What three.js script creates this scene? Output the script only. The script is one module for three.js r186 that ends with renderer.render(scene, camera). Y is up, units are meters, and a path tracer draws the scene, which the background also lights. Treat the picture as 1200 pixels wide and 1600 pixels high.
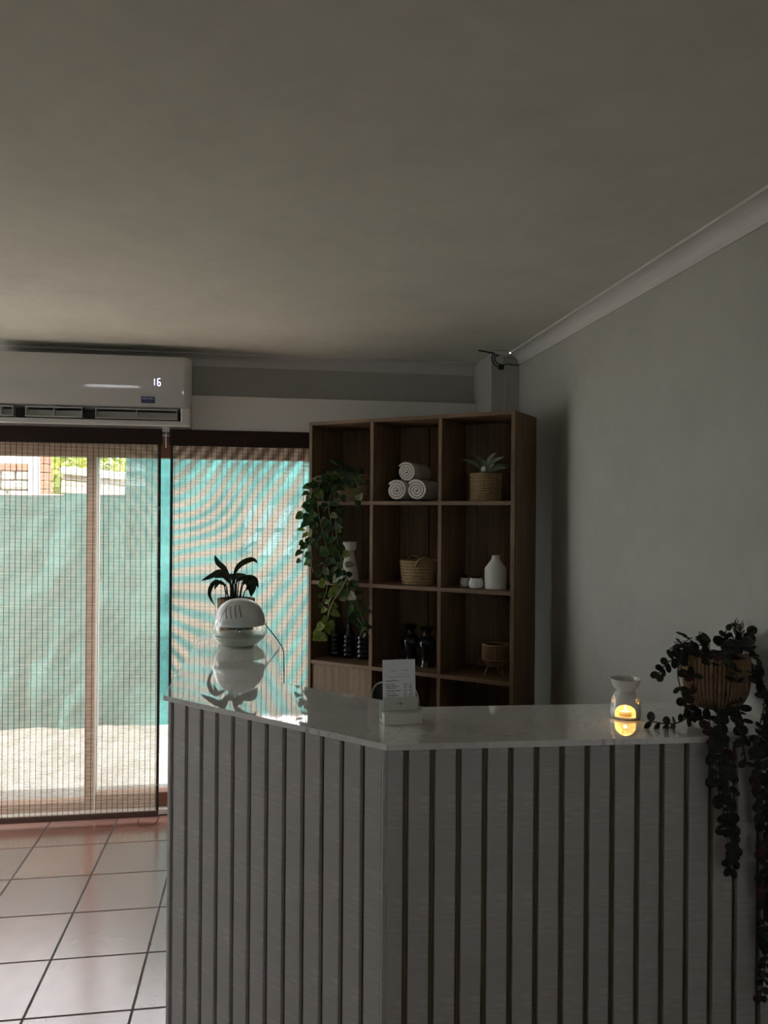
import * as THREE from 'three';
import { mergeGeometries } from 'three/addons/utils/BufferGeometryUtils.js';
import { RoundedBoxGeometry } from 'three/addons/geometries/RoundedBoxGeometry.js';
import { Brush, Evaluator, SUBTRACTION } from 'three-bvh-csg';

// ---------------------------------------------------------------- camera, sky, sun, exposure
const scene = new THREE.Scene();
const camera = new THREE.PerspectiveCamera(2 * Math.atan(800 / 1230) * 180 / Math.PI, 0.75, 0.05, 200);
camera.position.set(0, 1.6, 0);
camera.rotation.order = 'YXZ';
camera.rotation.set(0.0016, -8.75 * Math.PI / 180, 0.0075);
scene.add(camera);
const renderer = new THREE.WebGLRenderer({ antialias: true });
renderer.toneMapping = THREE.LinearToneMapping;
renderer.toneMappingExposure = 1.74;
renderer.shadowMap.enabled = true;
scene.background = new THREE.Color().setRGB(3.5, 3.6, 3.75);
const sun = new THREE.DirectionalLight(new THREE.Color().setRGB(1, 0.95, 0.86), 8);
sun.position.set(-3.6, 8.4, -4.5); sun.target.position.set(0, 0, -5.6);
sun.castShadow = true; sun.name = 'sun';
Object.assign(sun.shadow.camera, { left: -9, right: 9, top: 9, bottom: -9, near: 0.5, far: 40 });
sun.shadow.mapSize.set(2048, 2048);
scene.add(sun, sun.target);

// ---------------------------------------------------------------- helpers
let seed = 7;
const rnd = () => { seed = (seed * 1664525 + 1013904223) >>> 0; return seed / 4294967296; };
const rr = (a, b) => a + (b - a) * rnd();
const V = (x, y, z) => new THREE.Vector3(x, y, z);
const taken = new Map();
function numbered(n) { const k = taken.get(n) ?? 0; taken.set(n, k + 1); return k ? n + '_' + String(k).padStart(3, '0') : n; }
function shade(o) { o.traverse((c) => { if (c.isMesh) { c.castShadow = true; c.receiveShadow = true; } }); return o; }
function thing(name, label, category, pos = [0, 0, 0], turn = 0, group) {
  const o = new THREE.Group(); o.name = numbered(name); scene.add(o);
  o.position.set(...pos); o.rotation.y = turn; o.userData = { label, category };
  if (group) o.userData.group = group;
  return o;
}
function part(name, geo, m, parent, label) {
  const o = new THREE.Mesh(Array.isArray(geo) ? join(geo) : geo, m); o.name = name; parent.add(o);
  o.castShadow = o.receiveShadow = true;
  if (label) o.userData.label = label;
  return o;
}
function solo(name, geo, m, label, category, group) {
  const o = part(numbered(name), geo, m, scene); o.userData = { label, category };
  if (group) o.userData.group = group;
  return o;
}
function struct(name, geo, m, label, category) {
  const o = part(name, geo, m, scene); o.userData = { kind: 'structure', label, category };
  return o;
}
function join(list) {
  const l = list.map((g) => { const h = g.index ? g.toNonIndexed() : g; for (const k of Object.keys(h.attributes)) if (!['position', 'normal', 'uv'].includes(k)) h.deleteAttribute(k); if (!h.attributes.uv) mapUV(h); return h; });
  return mergeGeometries(l);
}
// uv in metres, taken from the side each face points to; swap turns the grain by 90 degrees
function mapUV(g, swap = false, du = 0, dv = 0) {
  if (g.index) g = g.toNonIndexed();
  const p = g.attributes.position, n = g.attributes.normal, uv = new Float32Array(p.count * 2);
  for (let i = 0; i < p.count; i++) {
    const x = p.getX(i), y = p.getY(i), z = p.getZ(i), ax = Math.abs(n.getX(i)), ay = Math.abs(n.getY(i)), az = Math.abs(n.getZ(i));
    let a, b; if (ax > ay && ax > az) { a = z; b = y; } else if (ay > az) { a = x; b = z; } else { a = x; b = y; }
    if (swap) [a, b] = [b, a];
    uv[2 * i] = a + du; uv[2 * i + 1] = b + dv;
  }
  g.setAttribute('uv', new THREE.BufferAttribute(uv, 2));
  return g;
}
const box = (x0, x1, y0, y1, z0, z1, swap) => { const g = new THREE.BoxGeometry(x1 - x0, y1 - y0, z1 - z0); g.translate((x0 + x1) / 2, (y0 + y1) / 2, (z0 + z1) / 2); return mapUV(g, swap); };
const rbox = (x0, x1, y0, y1, z0, z1, r = 0.003, seg = 1, swap) => { const g = new RoundedBoxGeometry(x1 - x0, y1 - y0, z1 - z0, seg, r); g.translate((x0 + x1) / 2, (y0 + y1) / 2, (z0 + z1) / 2); return mapUV(g, swap); };
const tube = (pts, r, seg = 24, rad = 6) => new THREE.TubeGeometry(new THREE.CatmullRomCurve3(pts.map((p) => p.isVector3 ? p : V(...p))), seg, r, rad, false);
const lathe = (prof, seg = 40) => new THREE.LatheGeometry(prof.map(([r, y]) => new THREE.Vector2(r, y)), seg);
function smoothProf(pts, n = 40) { const c = new THREE.SplineCurve(pts.map(([r, y]) => new THREE.Vector2(r, y))); return c.getPoints(n).map((p) => [Math.max(0, p.x), p.y]); }
const cyl = (r0, r1, h, seg = 20) => new THREE.CylinderGeometry(r0, r1, h, seg);

// ---------------------------------------------------------------- procedural textures
function lattice(n, s) { const a = new Float32Array(n * n); let q = s >>> 0; for (let i = 0; i < a.length; i++) { q = (q * 1664525 + 1013904223) >>> 0; a[i] = q / 4294967296; } return a; }
function noiseFn(nx, ny, s) {               // tileable value noise with nx by ny cells
  const N = 64, L = lattice(N, s), f = (t) => t * t * (3 - 2 * t);
  return (u, v) => { const x = u * nx, y = v * ny, x0 = Math.floor(x), y0 = Math.floor(y), fx = f(x - x0), fy = f(y - y0);
    const g = (i, j) => L[(((j % ny) + ny) % ny % N) * N + (((i % nx) + nx) % nx % N)];
    return (g(x0, y0) * (1 - fx) + g(x0 + 1, y0) * fx) * (1 - fy) + (g(x0, y0 + 1) * (1 - fx) + g(x0 + 1, y0 + 1) * fx) * fy; };
}
function texture(size, fn, { srgb = true, metres = 1 } = {}) {
  const d = new Uint8Array(size * size * 4);
  for (let j = 0; j < size; j++) for (let i = 0; i < size; i++) { const c = fn(i / size, j / size); for (let k = 0; k < 3; k++) d[(j * size + i) * 4 + k] = Math.max(0, Math.min(255, 255 * (Array.isArray(c) ? c[k] : c))); d[(j * size + i) * 4 + 3] = 255; }
  const t = new THREE.DataTexture(d, size, size); t.wrapS = t.wrapT = THREE.RepeatWrapping; t.magFilter = THREE.LinearFilter; t.minFilter = THREE.LinearMipmapLinearFilter; t.generateMipmaps = true;
  if (srgb) t.colorSpace = THREE.SRGBColorSpace; t.repeat.set(1 / metres, 1 / metres); t.needsUpdate = true; return t;
}
const mixc = (a, b, t) => a.map((v, i) => v + (b[i] - v) * t);
const n8 = noiseFn(8, 8, 3), n32 = noiseFn(32, 32, 5), n60 = noiseFn(60, 60, 9), n4 = noiseFn(4, 4, 11);
const grainA = noiseFn(60, 3, 21), grainB = noiseFn(24, 2, 23), grainC = noiseFn(8, 4, 29);
const M = {};
const std = (o) => new THREE.MeshStandardMaterial(o), phy = (o) => new THREE.MeshPhysicalMaterial(o);
const lin = (r, g, b) => new THREE.Color().setRGB(r, g, b);
const plasterBump = texture(256, (u, v) => 0.5 * n32(u, v) + 0.3 * n60(u, v) + 0.2 * n8(u, v), { srgb: false, metres: 0.6 });
const paintMap = (c) => texture(256, (u, v) => { const t = 0.97 + 0.06 * (0.6 * n8(u, v) + 0.4 * n32(u, v)) - 0.03; return c.map((x) => x * t); }, { metres: 1.4 });
M.ceiling = std({ map: paintMap([0.865, 0.865, 0.815]), roughness: 0.85, bumpMap: plasterBump, bumpScale: 0.0008 });
M.wall = std({ map: paintMap([0.735, 0.735, 0.70]), roughness: 0.8, bumpMap: plasterBump, bumpScale: 0.0008 });
M.white = std({ color: lin(0.66, 0.65, 0.62), roughness: 0.55 });
const tileTone = (c, s) => { const a = noiseFn(6, 6, s), b = noiseFn(50, 50, s + 1); return texture(256, (u, v) => { const t = 0.955 + 0.09 * a(u, v) + 0 * b(u, v); return c.map((x) => x * t); }, { metres: 0.33 }); };
M.tiles = [[0.49, 0.315, 0.26], [0.515, 0.335, 0.275], [0.47, 0.30, 0.255]].map((c, i) => phy({ map: tileTone(c, 40 + i * 7), roughness: 0.24, ior: 2.33, clearcoat: 0.45, clearcoatRoughness: 0.16,  }));
M.grout = std({ color: lin(0.07, 0.06, 0.055), roughness: 0.95 });
const oak = (c0, c1) => texture(512, (u, v) => { const t = 0.5 * grainA(u, v) + 0.3 * grainB(u + 0.05 * grainC(u, v), v) + 0.2 * n60(u, v); return mixc(c0, c1, t); }, { metres: 0.6 });
M.oak = std({ map: oak([0.36, 0.285, 0.205], [0.55, 0.455, 0.345]), roughness: 0.6 });
M.oakBack = std({ map: oak([0.40, 0.33, 0.25], [0.57, 0.49, 0.39]), roughness: 0.65 });
const lineA = noiseFn(3, 60, 51), lineB = noiseFn(10, 60, 53);
M.slat = std({ map: texture(512, (u, v) => { const t = 0.55 * lineA(u, v) + 0.45 * lineB(u, v); const k = 0.69 + 0.05 * t + (t > 0.74 ? 0.03 : 0); return [k, k * 0.99, k * 0.965]; }, { metres: 0.24 }), roughness: 0.5 });
M.bronze = std({ color: lin(0.16, 0.13, 0.075), roughness: 0.45, metalness: 0.3 });
M.quartz = phy({ map: texture(512, (u, v) => { const k = 0.86 + 0.05 * n8(u, v) + 0.05 * n60(u, v) - (Math.abs(n4(u, v) + 0.35 * n32(u, v) - 0.66) < 0.012 ? 0.1 : 0); return [k, k, k * 0.985]; }, { metres: 0.7 }), roughness: 0.03, ior: 2.2, clearcoat: 1, clearcoatRoughness: 0.02 });
M.frame = std({ color: lin(0.20, 0.085, 0.05), roughness: 0.5 });
M.frameLine = std({ color: lin(0.75, 0.75, 0.73), roughness: 0.4 });
M.valance = std({ color: lin(0.016, 0.0065, 0.004), roughness: 0.95 });
M.bar = std({ color: lin(0.075, 0.036, 0.024), roughness: 0.55 });
M.binding = std({ color: lin(0.03, 0.014, 0.009), roughness: 0.85 });
M.cord = std({ color: lin(0.025, 0.018, 0.013), roughness: 0.9 });
M.reed = phy({ color: lin(0.95, 0.78, 0.68), roughness: 0.95, transmission: 0.85, thickness: 0 });
M.reedPale = phy({ color: lin(0.92, 0.80, 0.68), roughness: 0.95, transmission: 0.75, thickness: 0 });
M.pane = phy({ color: 0xffffff, roughness: 0, transmission: 1, thickness: 0, ior: 1.5 });
const pv = noiseFn(12, 12, 61);
M.paving = std({ map: texture(256, (u, v) => { const t = 0.375 + 0.10 * pv(u, v) + 0.1 * n60(u, v); return [t, t * 0.985, t * 0.94]; }, { metres: 1.2 }), roughness: 0.9 });
const cw = noiseFn(5, 40, 67);
M.concrete = std({ map: texture(256, (u, v) => { const t = 0.46 + 0.1 * pv(u, v) + 0.08 * n60(u, v); return [t, t * 0.985, t * 0.95]; }, { metres: 1.6 }), roughness: 0.9 });
M.cloth = phy({ map: texture(256, (u, v) => { const t = 0.85 + 0.15 * cw(u, v) + 0.1 * (n60(u, v) - 0.5); return [0.265 * t, 0.505 * t, 0.487 * t]; }, { metres: 1.1 }), roughness: 0.95, transmission: 0.35, thickness: 0 });
M.post = std({ color: lin(0.35, 0.34, 0.32), roughness: 0.7 });
M.acBody = phy({ color: lin(0.52, 0.52, 0.50), roughness: 0.1, clearcoat: 1, clearcoatRoughness: 0.03 });
M.acDark = std({ color: lin(0.05, 0.05, 0.05), roughness: 0.7 });
M.acVane = std({ color: lin(0.40, 0.395, 0.37), roughness: 0.45 });
M.ceramic = phy({ color: lin(0.74, 0.73, 0.70), roughness: 0.12, clearcoat: 0.5 });
M.matteWhite = std({ color: lin(0.62, 0.62, 0.55), roughness: 0.75 });
M.plastic = phy({ color: lin(0.66, 0.67, 0.66), roughness: 0.28, clearcoat: 0.3 });
M.black = std({ color: lin(0.012, 0.012, 0.012), roughness: 0.6 });
M.gloss = phy({ color: lin(0.005, 0.005, 0.006), roughness: 0.25, clearcoat: 0.3 });
M.soil = std({ color: lin(0.03, 0.022, 0.015), roughness: 1 });
const fib = noiseFn(60, 8, 71);
M.straw = std({ map: texture(256, (u, v) => mixc([0.46, 0.38, 0.26], [0.74, 0.65, 0.49], fib(u, v)), { metres: 0.08 }), roughness: 0.85 });
M.cane = std({ map: texture(256, (u, v) => mixc([0.36, 0.28, 0.20], [0.66, 0.54, 0.41], fib(u, v)), { metres: 0.08 }), roughness: 0.8 });
M.rattan = std({ map: texture(256, (u, v) => mixc([0.46, 0.36, 0.24], [0.70, 0.57, 0.41], fib(u, v)), { metres: 0.08 }), roughness: 0.75 });
M.towel = std({ color: lin(0.62, 0.60, 0.54), roughness: 1, bumpMap: texture(256, (u, v) => 0.5 * n60(u, v) + 0.5 * n32(u, v), { srgb: false, metres: 0.06 }), bumpScale: 0.0015 });
const leafMat = (r, g, b, tr = 0.35) => phy({ color: lin(r, g, b), roughness: 0.75, transmission: tr, thickness: 0, side: THREE.DoubleSide });
const G4 = Math.PI / 2;
// ================================================================ the room
const XL = -2.6, XR = 1.315, ZB = -4.29, ZF = 2.4, HC = 2.437, DL = -2.35, DR = 0.42, DH = 2.0;
const floor = struct('floor', box(XL, XR, -0.14, -0.0035, ZB - 0.2, ZF), M.grout, 'terracotta tiled floor with dark recessed grout', 'floor');
{
  const P = 0.333, G = 0.0055, cache = new Map(); let k = 0;
  const tileGeo = (w, d) => { const key = w.toFixed(3) + 'x' + d.toFixed(3); if (!cache.has(key)) {
    const s = new THREE.Shape(); const b = 0.002; s.moveTo(-w / 2 + b, -d / 2 + b); s.lineTo(w / 2 - b, -d / 2 + b); s.lineTo(w / 2 - b, d / 2 - b); s.lineTo(-w / 2 + b, d / 2 - b);
    const g = new THREE.ExtrudeGeometry(s, { depth: 0.008, bevelEnabled: true, bevelSize: b, bevelThickness: b, bevelSegments: 1 }); g.rotateX(-G4); g.translate(0, -0.012, 0); cache.set(key, mapUV(g)); } return cache.get(key); };
  for (let i = -9; i < 8; i++) for (let j = -9; j < 15; j++) {
    const x0 = Math.max(XL, -0.735 + i * P + G / 2), x1 = Math.min(XR, -0.735 + (i + 1) * P - G / 2), z0 = Math.max(ZB, -3.29 + j * P + G / 2), z1 = Math.min(1.2, -3.29 + (j + 1) * P - G / 2);
    if (x1 - x0 < 0.03 || z1 - z0 < 0.03) continue;
    const o = part('tile', tileGeo(x1 - x0, z1 - z0), M.tiles[Math.floor(rnd() * 3)], floor); o.position.set((x0 + x1) / 2, 0, (z0 + z1) / 2); k++;
  }
  part('tile_field', box(XL, XR, -0.003, 0, 1.2, ZF), M.tiles[0], floor).userData.kind = 'stuff';
}
struct('ceiling', box(XL - 0.2, XR + 0.2, HC, HC + 0.16, ZB - 0.2, ZF + 0.2), M.ceiling, 'plain off white plaster ceiling', 'ceiling');
struct('wall_right', box(XR, XR + 0.2, -0.14, HC, ZB - 0.2, ZF + 0.2), M.wall, 'grey painted wall to the right of the counter', 'wall');
const LW = [-4.25, -3.0, 0.0, 2.15];
struct('wall_left', [box(XL - 0.2, XL, -0.14, HC, ZB - 0.2, LW[0]), box(XL - 0.2, XL, -0.14, HC, LW[1], ZF + 0.2), box(XL - 0.2, XL, LW[3], HC, LW[0], LW[1]), box(XL - 0.2, XL, -0.14, LW[2], LW[0], LW[1])], M.wall, 'grey painted wall at the left end of the room', 'wall');
const RWS = [[-2.3, -1.55, 1.9, 2.32], [-0.3, 0.6, 0.95, 1.75]];   // two windows behind the camera: x0, x1, y0, y1
{ const [a, b] = RWS, z = [ZF, ZF + 0.2]; struct('wall_rear', [box(XL, a[0], -0.14, HC, ...z), box(a[1], b[0], -0.14, HC, ...z), box(b[1], XR, -0.14, HC, ...z), ...RWS.flatMap((r) => [box(r[0], r[1], r[3], HC, ...z), box(r[0], r[1], -0.14, r[2], ...z)])], M.wall, 'grey painted wall behind the camera', 'wall'); }
struct('wall_back', [box(XL, DL, -0.14, HC, ZB - 0.2, ZB), box(DR, XR, -0.14, HC, ZB - 0.2, ZB), box(DL, DR, DH, HC, ZB - 0.2, ZB)], M.wall, 'grey painted wall above the glass sliding door', 'wall');
struct('wall_pillar', rbox(1.166, XR, 0, HC, ZB, -3.95, 0.003), M.wall, 'boxed grey pillar in the corner behind the bookcase', 'pillar');
// coved cornice: a bead along the ceiling, the hollow, a lip along the wall
function cornice(name, len, label) {
  const s = new THREE.Shape(), q = 0.062; s.moveTo(0, 0); s.lineTo(q, 0); s.lineTo(q, -0.009); s.lineTo(q - 0.006, -0.009);
  for (let i = 0; i <= 8; i++) { const a = i / 8 * G4; s.lineTo(q - 0.006 - 0.050 * Math.sin(a), -0.009 - 0.0 - 0.046 * (1 - Math.cos(a))); }
  s.lineTo(0.006, -q); s.lineTo(0, -q);
  const g = new THREE.ExtrudeGeometry(s, { depth: len, bevelEnabled: false });
  return struct(name, mapUV(g), M.white, label, 'cornice');
}
const cb = cornice('trim_1', XR - XL, 'white coved cornice above the sliding door'); cb.rotation.y = -G4; cb.position.set(XR, HC, ZB);
const cr = cornice('trim_2', ZF - ZB, 'white coved cornice along the top of the right wall'); cr.rotation.y = Math.PI; cr.position.set(XR, HC, ZF);
struct('trim_3', [rbox(DL - 0.05, 1.166, 2.056, 2.161, -4.2, ZB, 0.004), box(DL - 0.05, 1.166, 2.045, 2.058, -4.225, ZB), box(-0.35, 1.166, 2.0275, 2.046, -4.225, ZB)], M.white, 'white timber pelmet board above the dark blind valances', 'pelmet');

// glazed sliding door, its frame and panes
const door = thing('door_1', 'brown framed glass sliding door behind the woven blinds', 'door', [0, 0, 0]); door.userData.kind = 'structure';
{
  const z0 = -4.40, z1 = -4.32;
  part('head_rail', rbox(DL, DR, 1.885, DH, z0, z1, 0.004), M.frame, door);
  part('sill_rail', [rbox(DL, DR, 0.001, 0.03, z0 - 0.02, -4.285, 0.004)], M.frameLine, door, 'pale metal track at the foot of the door');
  for (const [a, b] of [[DL, DL + 0.06], [-1.56, -1.50], [-0.916, -0.868], [DR - 0.06, DR]]) part('stile', rbox(a, b, 0.03, 1.885, z0, z1, 0.004), M.frame, door);
  part('seal', rbox(-0.868, -0.860, 0.03, 1.885, z0 + 0.01, z1 + 0.002, 0.002), M.frameLine, door, 'white strip beside the brown stile');
  for (const [a, b, h] of [[DL + 0.06, -1.56, 0.075], [-1.50, -0.916, 0.075], [-0.86, DR - 0.06, 0.108]]) {
    part('bottom_rail', rbox(a, b, 0.03, h, z0, z1, 0.004), M.frame, door);
    part('pane', box(a, b, h, 1.885, -4.363, -4.357), M.pane, door);
  }
}
// the window in the wall behind the camera that lights the counter front
const side = thing('door_2', 'glazed side door in the left wall outside the frame', 'door', [XL - 0.1, 0, 0]); side.userData.kind = 'structure';
{ const zs = [LW[0], LW[1]];
  part('head_rail', box(-0.04, 0.04, LW[3] - 0.06, LW[3], LW[0], LW[1]), M.frame, side); part('sill_rail', box(-0.04, 0.04, 0.001, 0.05, LW[0], LW[1]), M.frame, side);
  zs.forEach((z, i) => { const a = Math.min(Math.max(z - 0.03, LW[0]), LW[1] - 0.06); part('stile', box(-0.04, 0.04, 0.05, LW[3] - 0.06, a, a + 0.06), M.frame, side); if (!i) part('pane', box(-0.003, 0.003, 0.05, LW[3] - 0.06, LW[0] + 0.06, LW[1] - 0.06), M.pane, side); }); }
RWS.forEach((RW, n) => { const win = thing('window_' + (n + 1), n ? 'wide window in the wall behind the camera' : 'high transom window in the wall behind the camera', 'window', [0, 0, ZF + 0.1]); win.userData.kind = 'structure';
  const WM = (RW[2] + RW[3]) / 2;
part('window_frame', [box(RW[0], RW[1], RW[2], RW[2] + 0.05, -0.04, 0.04), box(RW[0], RW[1], RW[3] - 0.05, RW[3], -0.04, 0.04), ...[RW[0], RW[1] - 0.05].map((x) => box(x, x + 0.05, RW[2] + 0.05, RW[3] - 0.05, -0.04, 0.04)), box(RW[0] + 0.05, RW[1] - 0.05, WM - 0.03, WM + 0.03, -0.04, 0.04)], M.frame, win);
part('pane', box(RW[0] + 0.05, RW[1] - 0.05, RW[2] + 0.05, WM - 0.03, -0.003, 0.003), M.pane, win);
part('pane', box(RW[0] + 0.05, RW[1] - 0.05, WM + 0.03, RW[3] - 0.05, -0.003, 0.003), M.pane, win); });

// ================================================================ outside
const yard = struct('ground_paving', box(-16, 14, -0.3, -0.02, -26, ZB - 0.2), M.paving, 'pale sunlit paving outside the sliding door', 'paving');
struct('ground_side', box(-16, XL - 0.2, -0.3, -0.02, ZB - 0.2, 14), M.concrete, 'pale concrete beside the building', 'paving');
struct('ground_rear', box(XL - 0.2, 14, -0.3, -0.16, ZF + 0.2, 14), M.paving, 'pale paving behind the building', 'paving');
function drape(x0, x1, h, z, s, sag = 0) {
  const nx = Math.round((x1 - x0) / 0.06), ny = 26, w = x1 - x0, f1 = noiseFn(16, 6, s), f2 = noiseFn(40, 20, s + 3);
  const g = new THREE.PlaneGeometry(w, h, nx, ny); g.translate((x0 + x1) / 2, h / 2, 0);
  const p = g.attributes.position, uv = g.attributes.uv;
  for (let i = 0; i < p.count; i++) { const x = p.getX(i), y = p.getY(i), u = (x - x0) / w, v = y / h;
    const low = Math.max(0, 1 - v * 4), e = Math.min(1, u * w * 6, (1 - u) * w * 6);
    p.setZ(i, z + e * (0.10 * (f1(u * 0.98, v * 0.98) - 0.5) + 0.05 * (f2(u * 0.98, v * 0.98) - 0.5) + 0.09 * low * (f2(u * 0.5, 0.1 + v) - 0.3)));
    p.setY(i, y + (v > 0.95 ? sag * Math.sin(u * Math.PI * 3) : 0)); uv.setXY(i, x, y); }
  g.computeVertexNormals(); return g;
}
const netA = thing('shade_net', 'low turquoise shade cloth fence outside the left blind', 'shade cloth', [0, -0.02, 0], 0, 'turquoise cloth fence');
part('cloth', drape(-2.7, -1.03, 1.74, -6.2, 81, 0.012), M.cloth, netA);
for (const x of [-2.66, -1.75]) part('fence_post', cyl(0.025, 0.025, 1.72, 10).translate(x, 0.86, -6.30), M.post, netA);
part('hem_cord', tube([[-2.7, 1.745, -6.2], [-1.9, 1.735, -6.2], [-1.03, 1.745, -6.2]], 0.008), M.post, netA);
const netB = thing('shade_net', 'tall turquoise shade cloth fence outside the right blind', 'shade cloth', [0, -0.02, 0], 0, 'turquoise cloth fence');
part('cloth', drape(-1.03, 4.2, 2.13, -6.2, 91), M.cloth, netB);
for (const x of [-1.0, 0.9, 2.6]) part('fence_post', cyl(0.025, 0.025, 2.05, 10).translate(x, 1.025, -6.25), M.post, netB);
part('hem_cord', tube([[-1.02, 2.135, -6.2], [1.4, 2.12, -6.2], [4.2, 2.135, -6.2]], 0.008), M.post, netB);
{ // stone garden wall beyond the cloth
  const st = [[0.62, 0.59, 0.53], [0.52, 0.49, 0.43], [0.70, 0.67, 0.60], [0.45, 0.42, 0.38]].map((c) => std({ color: lin(...c), roughness: 0.95 }));
  const mort = std({ color: lin(0.26, 0.25, 0.23), roughness: 1 }), brick = std({ color: lin(0.52, 0.24, 0.16), roughness: 0.9 });
  const wl = thing('stone_wall', 'rough stone garden wall with brick coping beyond the low cloth', 'wall', [0, -0.02, -9]);
  part('wall_core', box(-7.5, -2.42, 0, 2.05, -0.36, -0.03), mort, wl);
  for (let r = 0; r < 6; r++) { let x = -4.6; while (x < -2.45) { const w = Math.min(rr(0.14, 0.32), -2.42 - x); if (w > 0.05) part('stone', rbox(x + 0.008, x + w - 0.008, 1.43 + r * 0.103 + 0.006, 1.43 + (r + 1) * 0.103 - 0.006, -0.05, rr(0.0, 0.03), 0.02), st[Math.floor(rnd() * 4)], wl); x += w; } }
  for (let x = -4.6; x < -2.45; x += 0.22) part('coping_brick', rbox(x, x + 0.212, 2.052, 2.13, -0.38, 0.02, 0.008), brick, wl);
  const gp = thing('gate_pillar', 'slim pale pillar with a red brick edge beyond the cloth', 'pillar', [-2.34, -0.02, -8.85]);
  part('shaft', rbox(-0.10, 0.02, 0, 2.75, -0.1, 0.1, 0.006), std({ color: lin(0.72, 0.70, 0.66), roughness: 0.9 }), gp);
  for (let k = 0; k < 30; k++) part('brick', rbox(0.022, 0.085, k * 0.088 + 0.004, (k + 1) * 0.088 - 0.004, -0.1, 0.1, 0.005), brick, gp);
  const sw = thing('stepped_wall', 'pale sloping garden wall with dark ledges beyond the cloth', 'wall', [-2.2, -0.02, -9.3]);
  for (const [y, h, m, d] of [[1.55, 0.16, 2, 0.02], [1.72, 0.09, 3, -0.05], [1.82, 0.14, 0, 0.0], [1.97, 0.05, 3, -0.06], [2.03, 0.09, 2, 0.02]]) { const o = part('ledge', rbox(-0.05, 3.2, 0, h, -0.3, d, 0.01), st[m], sw); o.position.y = y; o.rotation.z = -0.09; }
  part('wall_core', box(-0.05, 3.2, 0, 1.3, -0.3, 0), st[1], sw);
}
function tree(name, label, [x, y, z], rx, ry, n, cols, s) {
  const t = thing(name, label, 'tree', [x, -0.02, z], 0, 'trees beyond the garden wall'); seed = s;
  part('trunk', [tube([[0, 0, 0], [0.06, y * 0.5, 0.03], [0, y, 0]], 0.07, 10, 7), tube([[0.03, y * 0.6, 0], [rx * 0.5, y + ry * 0.3, 0.1]], 0.03, 6, 5), tube([[0.03, y * 0.6, 0], [-rx * 0.5, y + ry * 0.3, -0.1]], 0.03, 6, 5)], std({ color: lin(0.16, 0.11, 0.07), roughness: 1 }), t);
  for (const c of cols) { const gs = []; for (let i = 0; i < n; i++) { const a = rnd() * 6.283, b = Math.acos(2 * rnd() - 1), r = 0.55 + 0.45 * rnd(); const g = new THREE.CircleGeometry(rr(0.04, 0.075), 5); g.scale(0.6, 1, 1); g.rotateX(rr(-1.4, 1.4)); g.rotateY(rr(0, 6.28)); g.translate(r * rx * Math.sin(b) * Math.cos(a), y + r * ry * Math.cos(b), r * rx * Math.sin(b) * Math.sin(a)); gs.push(g); }
    part('foliage', join(gs), leafMat(...c, 0.4), t).userData.kind = 'stuff'; }
}
tree('garden_tree', 'dark green leafy tree at the far left beyond the stone wall', [-4.3, 2.75, -10.6], 1.15, 0.75, 700, [[0.10, 0.22, 0.06], [0.2, 0.34, 0.10]], 301);
tree('garden_tree', 'yellow green bush right of the pale pillar beyond the wall', [-2.35, 2.1, -10.9], 0.68, 0.46, 600, [[0.50, 0.55, 0.08], [0.36, 0.46, 0.10]], 302);
tree('garden_tree', 'small yellow green bush beyond the right door panel', [-0.9, 1.95, -12.4], 0.55, 0.5, 300, [[0.45, 0.52, 0.12]], 303);

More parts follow.
